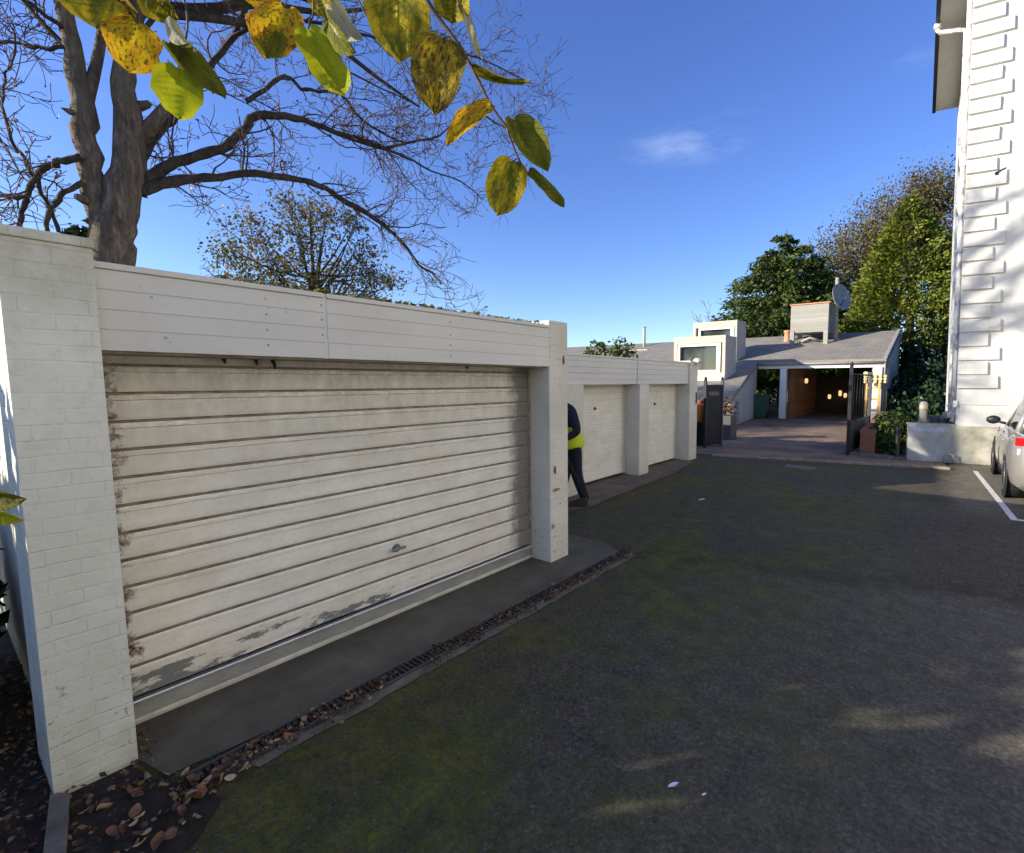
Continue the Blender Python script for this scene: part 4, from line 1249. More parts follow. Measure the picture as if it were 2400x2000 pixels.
# dark planter by the slanting wall
pq = onZ(1706, 1030)
t2 = thing('planter', pq, 'dark square planter at the foot of the slanting side wall', 'planter')
w = MB(); w.box((pq.x - 0.25, pq.y - 0.2, 0), (pq.x + 0.15, pq.y + 0.3, 0.7), bev=0.015); w.build('box', M['darkgrey'], t2)
w = MB()
rr = random.Random(8)
for i in range(120):
    c0 = Vector((pq.x - 0.05 + rr.gauss(0, .12), pq.y + rr.gauss(0, .12), 0.75 + abs(rr.gauss(0, .2)))); a = Vector((rr.gauss(0, 1), rr.gauss(0, 1), rr.gauss(0, 1))).normalized() * 0.06; b = a.orthogonal() * 0.7
    w.face([c0 - a, c0 - b * .5, c0 + a, c0 + b])
w.build('plant', M['deadleaf'], t2)


# ------------------------------------------------------------------ car in the bay
def build_car(cx_, yr):
    YS = 0.93
    t = thing('parked_car', (cx_, yr + 2.0, 0), 'champagne silver hatchback parked in the white lined bay by the house', 'car')
    half = [(0.30, 0.20), (0.74, 0.20), (0.835, 0.27), (0.865, 0.40), (0.872, 0.56), (0.868, 0.70), (0.855, 0.80), (0.82, 0.895), (0.74, 0.945)]
    st = [(0.0, 0.74, 0.90, 0.16), (0.04, 0.86, 0.97, 0.08), (0.16, 0.955, 1.0, 0.0), (0.5, 1.0, 1.01, 0), (1.2, 1.0, 1.0, 0), (2.0, 1.0, 0.99, 0), (2.8, 1.0, 0.97, 0), (3.3, 0.985, 0.90, 0), (3.75, 0.95, 0.82, 0), (3.98, 0.86, 0.72, 0.03), (4.05, 0.70, 0.62, 0.12)]
    prof = [(-x, z) for x, z in reversed(half)]
    prof = half[::-1]
    ring = [(x, z) for x, z in half] + [(-x, z) for x, z in reversed(half)]
    m = MB(); n = len(ring)
    for (y, ws, zs, lift) in st:
        for x, z in ring:
            zz = 0.20 + (z - 0.20) * ((zs * 0.945 - 0.20) / 0.745)
            if lift and z < 0.45: zz += lift
            m.v.append((cx_ + x * ws, yr + y, zz))
    for i in range(len(st) - 1):
        for k in range(n):
            k2 = (k + 1) % n
            m.f.append((i * n + k, (i + 1) * n + k, (i + 1) * n + k2, i * n + k2)); m.m.append(0); m.sm.append(True)
    m.f.append(tuple(range(n))); m.m.append(0); m.sm.append(False)
    m.f.append(tuple((len(st) - 1) * n + k for k in reversed(range(n)))); m.m.append(0); m.sm.append(False)
    body = m.build('body', M['carpaint'], t)
    # greenhouse: roof and pillars in paint, glass let in between
    def gh(y, z, hw):
        return [(cx_ - hw, yr + y, z), (cx_ + hw, yr + y, z)]
    low = [(0.10, 0.955, 0.70), (0.55, 0.965, 0.765), (1.9, 0.95, 0.77), (3.05, 0.91, 0.70)]
    top = [(0.50, 1.455, 0.56), (0.85, 1.50, 0.60), (1.75, 1.505, 0.60), (2.20, 1.43, 0.555)]
    g = MB()
    for i in range(3):
        a, b = low[i], low[i + 1]; c, d = top[i], top[i + 1]
        for s in (-1, 1):
            g.face([(cx_ + s * a[2], yr + a[0], a[1]), (cx_ + s * b[2], yr + b[0], b[1]), (cx_ + s * d[2], yr + d[0], d[1]), (cx_ + s * c[2], yr + c[0], c[1])][::s])
    for i, s in ((0, 1), (3, -1)):
        g.face([(cx_ - low[i][2], yr + low[i][0], low[i][1]), (cx_ + low[i][2], yr + low[i][0], low[i][1]), (cx_ + top[i][2], yr + top[i][0], top[i][1]), (cx_ - top[i][2], yr + top[i][0], top[i][1])][::s])
    g.build('window', M['carglass'], t)
    g = MB()
    for s in (-1, 1):
        pil = [(low[0], top[0], 0.035), (low[1], top[1], 0.04), (low[3], top[3], 0.03)]
        for a, c, r_ in pil:
            g.tube([(cx_ + s * a[2] * 1.005, yr + a[0], a[1] - 0.02), (cx_ + s * c[2] * 1.01, yr + c[0], c[1])], [r_ * 1.3, r_], 8)
        g.tube([(cx_ + s * c_[2] * 1.01, yr + c_[0], c_[1]) for c_ in top], 0.035, 8)
    ring2 = [(0.42, 1.44, 0.50), (0.55, 1.475, 0.56), (0.85, 1.515, 0.585), (1.75, 1.52, 0.585), (2.15, 1.455, 0.54)]
    for a, b in zip(ring2, ring2[1:]):
        g.face([(cx_ - a[2], yr + a[0], a[1]), (cx_ + a[2], yr + a[0], a[1]), (cx_ + b[2], yr + b[0], b[1]), (cx_ - b[2], yr + b[0], b[1])], 0, True)
    g.build('roof', M['carpaint'], t)
    g = MB()
    for s in (-1, 1):
        g.tube([(cx_ + s * 0.575, yr + 0.66, 1.50), (cx_ + s * 0.60, yr + 0.80, 1.55), (cx_ + s * 0.60, yr + 1.7, 1.555), (cx_ + s * 0.585, yr + 2.0, 1.50)], 0.016, 8)
    g.build('roof_rail', M['bright'], t)
    g = MB()
    for s in (-1, 1):
        g.tube([(cx_ + s * a[2] * 1.02, yr + a[0], a[1]) for a in low], 0.011, 6)
    g.build('window_trim', M['bright'], t)
    # bumpers, sills
    g = MB()
    pts = [(-0.80, 0.42), (-0.75, 0.10), (-0.62, 0.005), (0, -0.035), (0.62, 0.005), (0.75, 0.10), (0.80, 0.42)]
    b = len(g.v); zs_ = [0.30, 0.36, 0.52, 0.60, 0.64]; ins = [0.05, 0.0, -0.02, 0.0, 0.04]
    for x, y in pts:
        for z, k in zip(zs_, ins):
            g.v.append((cx_ + x * (1 - k * 0.6), yr + y + k, z))
    m_ = len(zs_)
    for i in range(len(pts) - 1):
        for j in range(m_ - 1):
            g.f.append((b + i * m_ + j, b + (i + 1) * m_ + j, b + (i + 1) * m_ + j + 1, b + i * m_ + j + 1)); g.m.append(0); g.sm.append(True)
    bu = g.build('bumper', simple('bumper_grey_paint', (0.09, 0.088, 0.085), 0.4, 0.1, 5, 0.1, 0), t)
    g = MB(); g.box((cx_ - 0.62, yr - 0.02, 0.23), (cx_ + 0.62, yr + 0.2, 0.33), bev=0.02); g.build('lower_valance', M['black'], bu)
    g = MB(); g.box((cx_ - 0.26, yr + 0.02, 0.72), (cx_ + 0.26, yr + 0.035, 0.83)); g.build('number_plate', M['carblue'], t)
    g = MB(); g.box((cx_ - 0.55, yr + 0.035, 0.66), (cx_ + 0.55, yr + 0.06, 0.93), bev=0.008); g.build('tailgate', M['darkgrey'], t)
    for s in (-1, 1):
        g = MB()
        fn = lambda u, v: (cx_ + s * (0.56 + 0.265 * u), yr + 0.012 + 0.14 * u ** 3, 0.84 + v * 0.11 - 0.02 * u)
        g.grid(fn, 6, 3); g.build('tail_lamp', M['carred'], t)
        g = MB()
        fn = lambda u, v: (cx_ + s * (0.70 + 0.10 * u), yr + 0.05 + 0.05 * u, 0.70 + v * 0.08)
        g.grid(fn, 3, 2); g.build('indicator', M['whitepaint'], t)
    # wheels
    for s in (-1, 1):
        for y in (0.78, 3.18):
            xo = cx_ + s * 0.775
            g = MB(); g.lathe([(0.19, -0.10), (0.30, -0.10), (0.318, -0.07), (0.318, 0.07), (0.30, 0.10), (0.20, 0.105)], (xo, yr + y, 0.318), 24, 0, (s, 0, 0))
            wh = g.build('wheel', M['rubber'], t)
            g = MB(); g.lathe([(0.03, 0.07), (0.06, 0.085), (0.19, 0.095), (0.205, 0.108), (0.215, 0.104)], (xo, yr + y, 0.318), 20, 0, (s, 0, 0)); g.build('rim', M['alloy'], wh)
            g = MB(); g.lathe([(0.02, 0.085), (0.36, 0.088), (0.37, 0.08)], (xo, yr + y, 0.33), 24, 0, (s, 0, 0)); g.build('wheel_arch', M['rubber'], t)
    for s in (-1, 1):
        g = MB()
        g.tube([(cx_ + s * 0.76, yr + 2.62, 0.97), (cx_ + s * 0.86, yr + 2.60, 1.00)], 0.022, 8)
        bmm = bmesh.new(); bmesh.ops.create_icosphere(bmm, subdivisions=2, radius=1)
        for v in bmm.verts: v.co = Vector((cx_ + s * 0.93 + v.co.x * 0.105, yr + 2.62 + v.co.y * 0.06, 1.03 + v.co.z * 0.075))
        g.bm(bmm, 0, True); bmm.free()
        g.build('wing_mirror', M['black'], t)
    g = MB()
    for s in (-1, 1):
        for y in (1.15, 2.05):
            g.box((cx_ + s * 0.868, yr + y, 0.80), (cx_ + s * 0.892, yr + y + 0.18, 0.825), bev=0.006)
    g.build('door_handle', M['carpaint'], t)
    g = MB()
    for s in (-1, 1):
        for y in (1.02, 1.95, 2.82):
            g.tube([(cx_ + s * 0.866, yr + y, 0.30), (cx_ + s * 0.874, yr + y, 0.6), (cx_ + s * 0.826, yr + y, 0.90)], 0.005, 5)
    g.build('door_seam', M['black'], t)
    for o_ in scene.objects:
        if o_.type == 'MESH' and (o_.parent is t or (o_.parent is not None and o_.parent.parent is t)):
            if 'ysc' not in o_.data: o_.data.transform(Matrix.Translation((0, yr, 0)) @ Matrix.Diagonal((1, YS, 1, 1)) @ Matrix.Translation((0, -yr, 0))); o_.data['ysc'] = 1
    return t


build_car(1.625, 8.72)

# ------------------------------------------------------------------ person behind the pier
PB = Vector((-3.98, 5.36, 0)); RR = Vector((math.cos(YAW), math.sin(YAW), 0)); TC = Vector((math.sin(YAW), -math.cos(YAW), 0))


def pp(r, c, z): return PB + RR * r + TC * c + Vector((0, 0, z))


def skin_mesh(name, verts, edges, radii, root, sub=2):
    me = bpy.data.meshes.new(name)
    me.from_pydata([tuple(v) for v in verts], edges, [])
    o = bpy.data.objects.new(name, me); scene.collection.objects.link(o)
    o.modifiers.new('skin', 'SKIN')
    sv = me.skin_vertices[0].data
    for i, r in enumerate(radii):
        sv[i].radius = (r, r) if not isinstance(r, tuple) else r
        sv[i].use_root = (i == root)
    ss = o.modifiers.new('sub', 'SUBSURF'); ss.levels = sub; ss.render_levels = sub
    dg = bpy.context.evaluated_depsgraph_get(); dg.update()
    me2 = bpy.data.meshes.new_from_object(o.evaluated_get(dg))
    bpy.data.objects.remove(o)
    mb = MB()
    mb.v = [tuple(v.co) for v in me2.vertices]; mb.f = [tuple(p.vertices) for p in me2.polygons]
    mb.m = [0] * len(mb.f); mb.sm = [True] * len(mb.f)
    return mb


t = thing('person', PB, 'person in yellow hi-vis vest and dark navy clothes half hidden behind the pier', 'person')
J = dict(
    pel=(pp(-0.17, 0, 0.82), 0.125), sp1=(pp(-0.19, 0, 1.00), 0.120), chest=(pp(-0.23, 0, 1.21), 0.135), neck0=(pp(-0.29, 0, 1.38), 0.075), neck=(pp(-0.325, 0, 1.43), 0.052),
    head0=(pp(-0.355, 0, 1.50), 0.075), head=(pp(-0.36, 0, 1.57), 0.085), crown=(pp(-0.35, 0, 1.635), 0.058), nose=(pp(-0.455, 0, 1.545), 0.022), jaw=(pp(-0.43, 0, 1.485), 0.035),
    hl=(pp(-0.135, 0.09, 0.74), 0.112), kl=(pp(-0.095, 0.10, 0.42), 0.082), al=(pp(0.005, 0.10, 0.13), 0.066), hel=(pp(0.035, 0.10, 0.055), 0.055), tl=(pp(-0.20, 0.13, 0.045), 0.045),
    hr=(pp(-0.19, -0.09, 0.74), 0.110), kr=(pp(-0.26, -0.10, 0.42), 0.080), ar=(pp(-0.33, -0.10, 0.13), 0.066), her=(pp(-0.31, -0.10, 0.055), 0.055), tr=(pp(-0.52, -0.12, 0.045), 0.045),
    sl=(pp(-0.165, 0.175, 1.300), 0.078), el=(pp(-0.080, 0.245, 1.03), 0.064), wl=(pp(-0.265, 0.245, 0.94), 0.042), pl=(pp(-0.315, 0.235, 0.905), 0.038),
    sr=(pp(-0.27, -0.175, 1.315), 0.066), er=(pp(-0.26, -0.235, 1.04), 0.050), wr=(pp(-0.44, -0.20, 0.92), 0.034), pr=(pp(-0.50, -0.18, 0.89), 0.036))
fing = []
for sd, base, d0 in (('l', 'pl', Vector((-0.6, -0.1, -0.75))), ('r', 'pr', Vector((-0.9, 0.1, -0.4)))):
    d0.normalize()
    for k, (off, ln) in enumerate(((0.027, 0.062), (0.009, 0.072), (-0.009, 0.068), (-0.027, 0.052))):
        b_ = J[base][0] + (RR * d0.x + TC * d0.y + Vector((0, 0, d0.z))) * 0.028 + TC * off
        m_ = b_ + (RR * d0.x + Vector((0, 0, d0.z))) * ln * 0.55
        e_ = m_ + (RR * (d0.x * 0.4 + 0.25) + Vector((0, 0, d0.z))) * ln * 0.45
        J['f%s%da' % (sd, k)] = (b_, 0.0095); J['f%s%db' % (sd, k)] = (m_, 0.0090); J['f%s%dc' % (sd, k)] = (e_, 0.0075)
        fing += [(base, 'f%s%da' % (sd, k)), ('f%s%da' % (sd, k), 'f%s%db' % (sd, k)), ('f%s%db' % (sd, k), 'f%s%dc' % (sd, k))]
    b_ = J[base][0] + RR * 0.02 + TC * 0.034
    J['t%s' % sd] = (b_ + RR * -0.012 + Vector((0, 0, -0.022)), 0.0105); J['t%s2' % sd] = (b_ + RR * -0.045 + Vector((0, 0, -0.045)), 0.009)
    fing += [(base, 't%s' % sd), ('t%s' % sd, 't%s2' % sd)]
ed = [('pel', 'sp1'), ('sp1', 'chest'), ('chest', 'neck0'), ('neck0', 'neck'), ('neck', 'head0'), ('head0', 'head'), ('head', 'crown'), ('head', 'nose'), ('head0', 'jaw'),
      ('pel', 'hl'), ('hl', 'kl'), ('kl', 'al'), ('al', 'hel'), ('hel', 'tl'), ('pel', 'hr'), ('hr', 'kr'), ('kr', 'ar'), ('ar', 'her'), ('her', 'tr'),
      ('chest', 'sl'), ('sl', 'el'), ('el', 'wl'), ('wl', 'pl'), ('chest', 'sr'), ('sr', 'er'), ('er', 'wr'), ('wr', 'pr')] + fing
names = list(J)
mb = skin_mesh('body', [J[n][0] for n in names], [(names.index(a), names.index(b)) for a, b in ed], [J[n][1] for n in names], names.index('pel'), 2)
# clothing colours by region of the one continuous body
mats = [simple('skin', (0.42, 0.26, 0.19), 0.6, 0.06, 20), simple('navy_jacket', (0.010, 0.012, 0.026), 0.85, 0.3, 14), simple('navy_trousers', (0.010, 0.011, 0.022), 0.9, 0.3, 14), simple('dark_boots', (0.03, 0.025, 0.022), 0.7, 0.3, 14)]
for i, f in enumerate(mb.f):
    c0 = sum((Vector(mb.v[k]) for k in f), Vector()) / len(f)
    hand = min((c0 - J['wl'][0]).length, (c0 - J['pl'][0]).length - 0.05) < 0.03 or min((c0 - J['wr'][0]).length, (c0 - J['pr'][0]).length - 0.05) < 0.03 or (c0 - J['pl'][0]).length < 0.11 or (c0 - J['pr'][0]).length < 0.10
    rel = c0 - PB
    arm = abs(rel.dot(TC)) > 0.185 and c0.z > 0.82
    mb.m[i] = 0 if (c0.z > 1.42 or hand) else (3 if c0.z < 0.095 else (2 if c0.z < 0.86 and not arm else 1))
mb.build('body', mats, t)
vm_ = skin_mesh('vest', [pp(-0.165, 0, 0.76), pp(-0.17, 0, 0.86), pp(-0.20, 0, 1.02), pp(-0.24, 0, 1.22), pp(-0.29, 0, 1.375)], [(0, 1), (1, 2), (2, 3), (3, 4)], [0.208, 0.200, 0.150, 0.142, 0.09], 0, 2)
vest = vm_.build('vest', simple('hi_vis_yellow', (0.50, 0.62, 0.02), 0.7, 0.1, 12), t)
hm = skin_mesh('hair', [pp(-0.325, 0, 1.53), pp(-0.335, 0, 1.60), pp(-0.345, 0, 1.655)], [(0, 1), (1, 2)], [0.062, 0.085, 0.055], 0, 2)
hm.build('hair', simple('dark_hair', (0.02, 0.014, 0.010), 0.7, 0.3, 30), t)
for hx_, tx_, cc_ in ((0.055, -0.215, 0.115), (-0.285, -0.545, -0.11)):
    w = MB()
    b_ = []
    for u_, hh_, ww_ in ((0.0, 0.13, 0.040), (0.12, 0.15, 0.050), (0.38, 0.125, 0.050), (0.68, 0.085, 0.056), (0.90, 0.070, 0.046), (1.0, 0.045, 0.026)):
        r_x = hx_ + (tx_ - hx_) * u_
        b_.append([pp(r_x, cc_ - ww_, .012), pp(r_x, cc_ - ww_ * .95, hh_ * .6), pp(r_x, cc_ - ww_ * .5, hh_), pp(r_x, cc_ + ww_ * .5, hh_), pp(r_x, cc_ + ww_ * .95, hh_ * .6), pp(r_x, cc_ + ww_, .012)])
    for a_, c_ in zip(b_, b_[1:]):
        for k_ in range(6):
            k2_ = (k_ + 1) % 6
            w.face([a_[k_], c_[k_], c_[k2_], a_[k2_]], 0, False)
    w.face(b_[0]); w.face(list(reversed(b_[-1])))
    w.build('boot', mats[3], t)
w = MB()
for sgn in (-1, 1):
    bmm = bmesh.new(); bmesh.ops.create_icosphere(bmm, subdivisions=2, radius=0.011, matrix=Matrix.Translation(pp(-0.436, sgn * 0.03, 1.568))); w.bm(bmm, 0, True); bmm.free()
w.build('eye', simple('eye_dark', (0.02, 0.02, 0.02), 0.3, 0.1, 20, bump=0), t)
w = MB(); w.tube([pp(-0.452, -0.022, 1.505), pp(-0.462, 0, 1.503), pp(-0.452, 0.022, 1.505)], 0.006, 6); w.build('mouth', simple('lip', (0.30, 0.12, 0.10), 0.6, 0.1, 20, bump=0), t)


# ------------------------------------------------------------------ trees
def grow(mb, seeds, p, d, L, r, lvl, rng, wig=0.22, up=0.05, tipr=0.004, seed_p=0.25):
    """one wandering twig with its side twigs"""
    n = max(3, int(L / 0.16)) if lvl > 1 else 4
    n = min(n, 9)
    pts = [Vector(p)]; dirs = [d.copy()]
    dd = d.copy()
    for i in range(n):
        dd = (dd + Vector((rng.gauss(0, wig), rng.gauss(0, wig), rng.gauss(0, wig) + up))).normalized()
        pts.append(pts[-1] + dd * (L / n)); dirs.append(dd.copy())
    rs = [max(tipr * 0.7, r + (tipr - r) * (i / n)) for i in range(n + 1)]
    mb.tube(pts, rs, 5 if r > 0.02 else (4 if r > 0.009 else 3), 0, False)
    if lvl <= 0:
        if seeds is not None and rng.random() < seed_p: seeds.append(pts[-1])
        return
    k = rng.randint(3, 5) if lvl > 1 else rng.randint(2, 4)
    for _ in range(k):
        i = rng.randint(1, n)
        f = rng.random()
        q = pts[i - 1].lerp(pts[i], f)
        side = dirs[i].orthogonal().normalized()
        side.rotate(Matrix.Rotation(rng.uniform(0, 6.283), 3, dirs[i]))
        nd = (dirs[i] * rng.uniform(0.35, 0.9) + side * rng.uniform(0.5, 1.0) + Vector((0, 0, 0.08))).normalized()
        grow(mb, seeds, q, nd, L * rng.uniform(0.38, 0.65), max(tipr, rs[i] * 0.62), lvl - 1, rng, wig, up, tipr, seed_p)


def leafquad(mb, c, size, rng, flat=0.0, elong=1.6):
    a = Vector((rng.gauss(0, 1), rng.gauss(0, 1), rng.gauss(0, 1) * (1 - flat))).normalized()
    b = a.orthogonal().normalized(); b.rotate(Matrix.Rotation(rng.uniform(0, 6.28), 3, a))
    a = a * size * elong * 0.5; b = b * size * 0.5
    mb.face([c - a, c - a * 0.1 - b, c + a, c - a * 0.1 + b])


# big bare tree behind the near garage
TX = -9.3
t = thing('bare_tree', (TX, 1.7, 0), 'large bare twin stemmed tree rising behind the near garage', 'tree')


def path(px, x0=TX, x1=TX):
    n = len(px); out = []; rad = []
    for i, (x, y, r) in enumerate(px):
        out.append(onX(x, y, x0 + (x1 - x0) * i / (n - 1))); rad.append(r)
    return out, rad


def smooth(pts, rad, k=3):
    """Catmull-Rom so limbs bend instead of kinking"""
    op, orr = [], []
    n = len(pts)
    for i in range(n - 1):
        p0, p1, p2, p3 = pts[max(i - 1, 0)], pts[i], pts[i + 1], pts[min(i + 2, n - 1)]
        for j in range(k):
            u = j / k
            op.append(0.5 * ((2 * p1) + (p2 - p0) * u + (2 * p0 - 5 * p1 + 4 * p2 - p3) * u * u + (3 * p1 - p0 - 3 * p2 + p3) * u ** 3))
            orr.append(rad[i] + (rad[i + 1] - rad[i]) * u)
    op.append(pts[-1]); orr.append(rad[-1])
    return op, orr


main = [(262, 600, .24), (262, 545, .235), (280, 490, .21), (298, 410, .19), (304, 310, .165), (296, 230, .135), (292, 150, .12), (304, 60, .11), (330, -60, .10), (345, -260, .08), (375, -520, .045)]
left = [(248, 575, .12), (232, 505, .125), (215, 425, .13), (206, 335, .13), (200, 262, .128), (184, 190, .115), (166, 100, .095), (148, 0, .085), (120, -150, .07), (95, -420, .035)]
fork = [(204, 235, .075), (226, 150, .062), (240, 70, .055), (255, -60, .05), (300, -320, .03)]
rng = random.Random(77)
tm = MB()
pts, rad = path(main)
b0 = pts[0]; ln_ = (pts[1].y - b0.y) / (pts[1].z - b0.z)
pts = [Vector((b0.x, b0.y - ln_ * b0.z * .6, -0.05)), Vector((b0.x, b0.y - ln_ * (b0.z - 1.6) * .8, 1.6)), Vector((b0.x, b0.y - ln_ * .5, b0.z - .5))] + pts; rad = [0.38, 0.27, .25] + rad
p_main, r_main = smooth(pts, rad)
def gnarl(ps, rs):
    return [q + Vector((rng.gauss(0, .012), rng.gauss(0, .012), 0)) for q in ps], [r * rng.uniform(0.95, 1.07) for r in rs]
a_, b_ = gnarl(p_main, r_main); tm.tube(a_, b_, 14)
p_left, r_left = smooth(*path(left, TX, TX - 0.5)); a_, b_ = gnarl(p_left, r_left); tm.tube(a_, b_, 12)
p_fork, r_fork = smooth(*path(fork, TX - 0.25, TX - 0.6)); tm.tube(p_fork, r_fork, 10)
# broken stubs and burrs
tm.tube([onX(186, 268, TX - .2), onX(163, 262, TX - .2), onX(143, 253, TX - .15)], [.05, .04, .006], 7)
tm.tube([onX(200, 470, TX), onX(183, 462, TX + .05), onX(176, 460, TX + .06)], [.06, .045, .03], 8)
tm.tube([onX(322, 250, TX), onX(345, 245, TX + .1), onX(352, 240, TX + .12)], [.07, .05, .03], 8)
tm.tube([onX(325, 330, TX), onX(362, 285, TX + .1), onX(380, 262, TX + .15), onX(398, 236, TX + .2)], [.12, .085, .075, .05], 9)
tm.build('trunk', M['bark'], t)
LIMBS = [
    ([(325, 440, .10), (363, 408, .078), (411, 381, .070), (480, 360, .066), (535, 340, .064), (576, 298, .062), (603, 272, .058), (668, 272, .052), (733, 290, .048), (813, 320, .045), (905, 347, .038)], TX, TX + 0.9),
    ([(325, 455, .11), (355, 437, .078), (428, 423, .066), (514, 413, .058), (603, 410, .054), (700, 422, .050), (745, 434, .047), (813, 473, .045), (882, 515, .040), (924, 549, .034), (958, 587, .028), (981, 621, .024), (1012, 640, .021), (1034, 667, .016)], TX, TX + 1.3),
    ([(318, 390, .10), (350, 335, .07), (385, 292, .062), (425, 255, .056), (462, 200, .05), (502, 146, .045), (546, 86, .04), (580, 10, .036), (620, -90, .03), (680, -220, .02)], TX, TX - 0.8),
    ([(546, 86, .03), (640, 45, .028), (760, 55, .026), (880, 88, .024), (1000, 112, .021), (1120, 135, .017), (1240, 195, .010)], TX - 0.5, TX + 1.0),
    ([(576, 238, .036), (620, 212, .033), (668, 178, .031), (705, 206, .029), (745, 215, .028), (800, 222, .025), (850, 283, .022), (905, 318, .02), (945, 335, .016)], TX, TX + 0.8),
    ([(905, 347, .024), (960, 332, .022), (1030, 318, .019), (1100, 262, .016), (1160, 285, .013), (1230, 330, .008)], TX + 0.9, TX + 1.5),
    ([(905, 347, .024), (955, 372, .020), (1010, 400, .016), (1080, 425, .012), (1130, 470, .008)], TX + 0.9, TX + 1.5),
    ([(190, 368, .045), (150, 376, .042), (128, 385, .040), (100, 400, .038), (82, 420, .036), (70, 445, .034), (60, 470, .032), (48, 510, .028), (36, 560, .024)], TX, TX - 0.6),
    ([(195, 428, .038), (150, 450, .035), (135, 475, .033), (118, 488, .030), (112, 545, .022)], TX, TX - 0.3),
    ([(64, 462, .026), (28, 464, .022), (-30, 460, .016)], TX - .4, TX - .8),
    ([(138, 545, .022), (118, 490, .022), (98, 455, .022), (78, 412, .022), (58, 372, .02), (30, 330, .018), (12, 250, .016), (8, 190, .014), (24, 160, .012), (38, 100, .010), (20, 50, .008)], TX - .4, TX - .5),
    ([(165, 122, .042), (128, 82, .036), (95, 46, .032), (60, 10, .028), (0, -60, .02)], TX - .3, TX - .8),
    ([(150, 68, .03), (108, 38, .026), (62, 0, .022), (20, -50, .015)], TX - .3, TX - .2),
    ([(150, 110, .026), (90, 112, .024), (50, 106, .022), (-20, 95, .016)], TX - .3, TX - .9),
    ([(300, 120, .045), (360, 40, .034), (440, -60, .028), (560, -180, .022), (700, -300, .014)], TX, TX + .4),
    ([(320, -60, .05), (430, -170, .04), (600, -230, .03), (800, -250, .024), (1000, -200, .016), (1150, -60, .010)], TX, TX + .8),
    ([(340, -200, .05), (480, -330, .04), (700, -420, .03), (950, -420, .02)], TX, TX + .5),
    ([(140, -40, .05), (60, -160, .04), (-60, -260, .03), (-220, -330, .02)], TX - .4, TX - .9),
    ([(640, 45, .024), (700, 110, .020), (780, 150, .017), (860, 190, .014), (960, 240, .010)], TX - .4, TX + .2),
]
rc = random.Random(13)
UP = []
for i in range(26):
    s0 = p_main[-1 - rc.randint(0, 8)] if i % 3 else p_left[-1 - rc.randint(0, 6)]
    a0 = rc.uniform(-0.6, 2.2)
    d0 = Vector((math.cos(a0) * .8, math.sin(a0), rc.uniform(0.35, 0.9))).normalized()
    ln = rc.uniform(2.2, 4.8); p0 = s0.copy(); pl = [p0]
    for j in range(5):
        d0 = (d0 + Vector((rc.gauss(0, .18), rc.gauss(0, .18), rc.gauss(0, .15)))).normalized(); p0 = p0 + d0 * ln / 5; pl.append(p0)
    UP.append((pl, [.075, .065, .055, .045, .035, .02]))
tw = MB(); seeds = []
for pl, rl in UP:
    ps, rs = smooth(pl, rl)
    lb = MB(); lb.tube(ps, rs, 7); lb.build('branch', M['branchbark'], t)
    for i in range(3, len(ps)):
        for _ in range(rng.choice((0, 0, 0, 1))):
            d0 = (ps[i] - ps[i - 1]).normalized(); side = d0.orthogonal().normalized(); side.rotate(Matrix.Rotation(rng.uniform(0, 6.283), 3, d0))
            grow(tw, seeds, ps[i], (d0 * .7 + side).normalized(), rng.uniform(.6, 1.5), .022, 1, rng, .2, .02, .006, .1)
for li, (px, x0, x1) in enumerate(LIMBS):
    ps, rs = smooth(*path(px, x0, x1))
    ps = [ps[0]] + [q_ + Vector((rng.gauss(0, .010), rng.gauss(0, .010), rng.gauss(0, .010))) for q_ in ps[1:]]
    lb = MB(); lb.tube(ps, [r0_ * rng.uniform(.88, 1.14) for r0_ in rs], 9 if rs[0] > 0.05 else 6)
    lb.build('branch', M['branchbark'], t)
    for i in range(2, len(ps)):
        seg = (ps[i] - ps[i - 1])
        frac = i / len(ps)
        dens = 5.6 if li not in (7, 8) else 4.0
        cnt = seg.length * dens * (0.45 + 0.9 * frac)
        cnt = int(cnt) + (1 if rng.random() < cnt - int(cnt) else 0)
        for _ in range(cnt):
            d0 = seg.normalized()
            side = d0.orthogonal().normalized(); side.rotate(Matrix.Rotation(rng.uniform(0, 6.283), 3, d0))
            nd = (d0 * rng.uniform(0.4, 1.0) + side * rng.uniform(0.5, 1.0) + Vector((0, 0, rng.uniform(-0.1, 0.25)))).normalized()
            L = rng.uniform(0.55, 1.35) * (0.75 + 0.5 * frac)
            grow(tw, seeds, ps[i - 1].lerp(ps[i], rng.random()), nd, L, max(0.006, min(0.016, rs[i] * 0.42)), 2, rng, 0.26, 0.02, 0.0050, 0.42)
tw.build('twigs', M['twig'], t)
sd = MB()
for s_ in seeds:
    for _ in range(rng.randint(1, 2)):
        leafquad(sd, s_ + Vector((rng.gauss(0, .02), rng.gauss(0, .02), rng.gauss(0, .02))), rng.uniform(0.020, 0.045), rng, 0, 1.5)
sd.build('seed_clusters', M['seed'], t)
print('bare tree faces', len(tw.f))


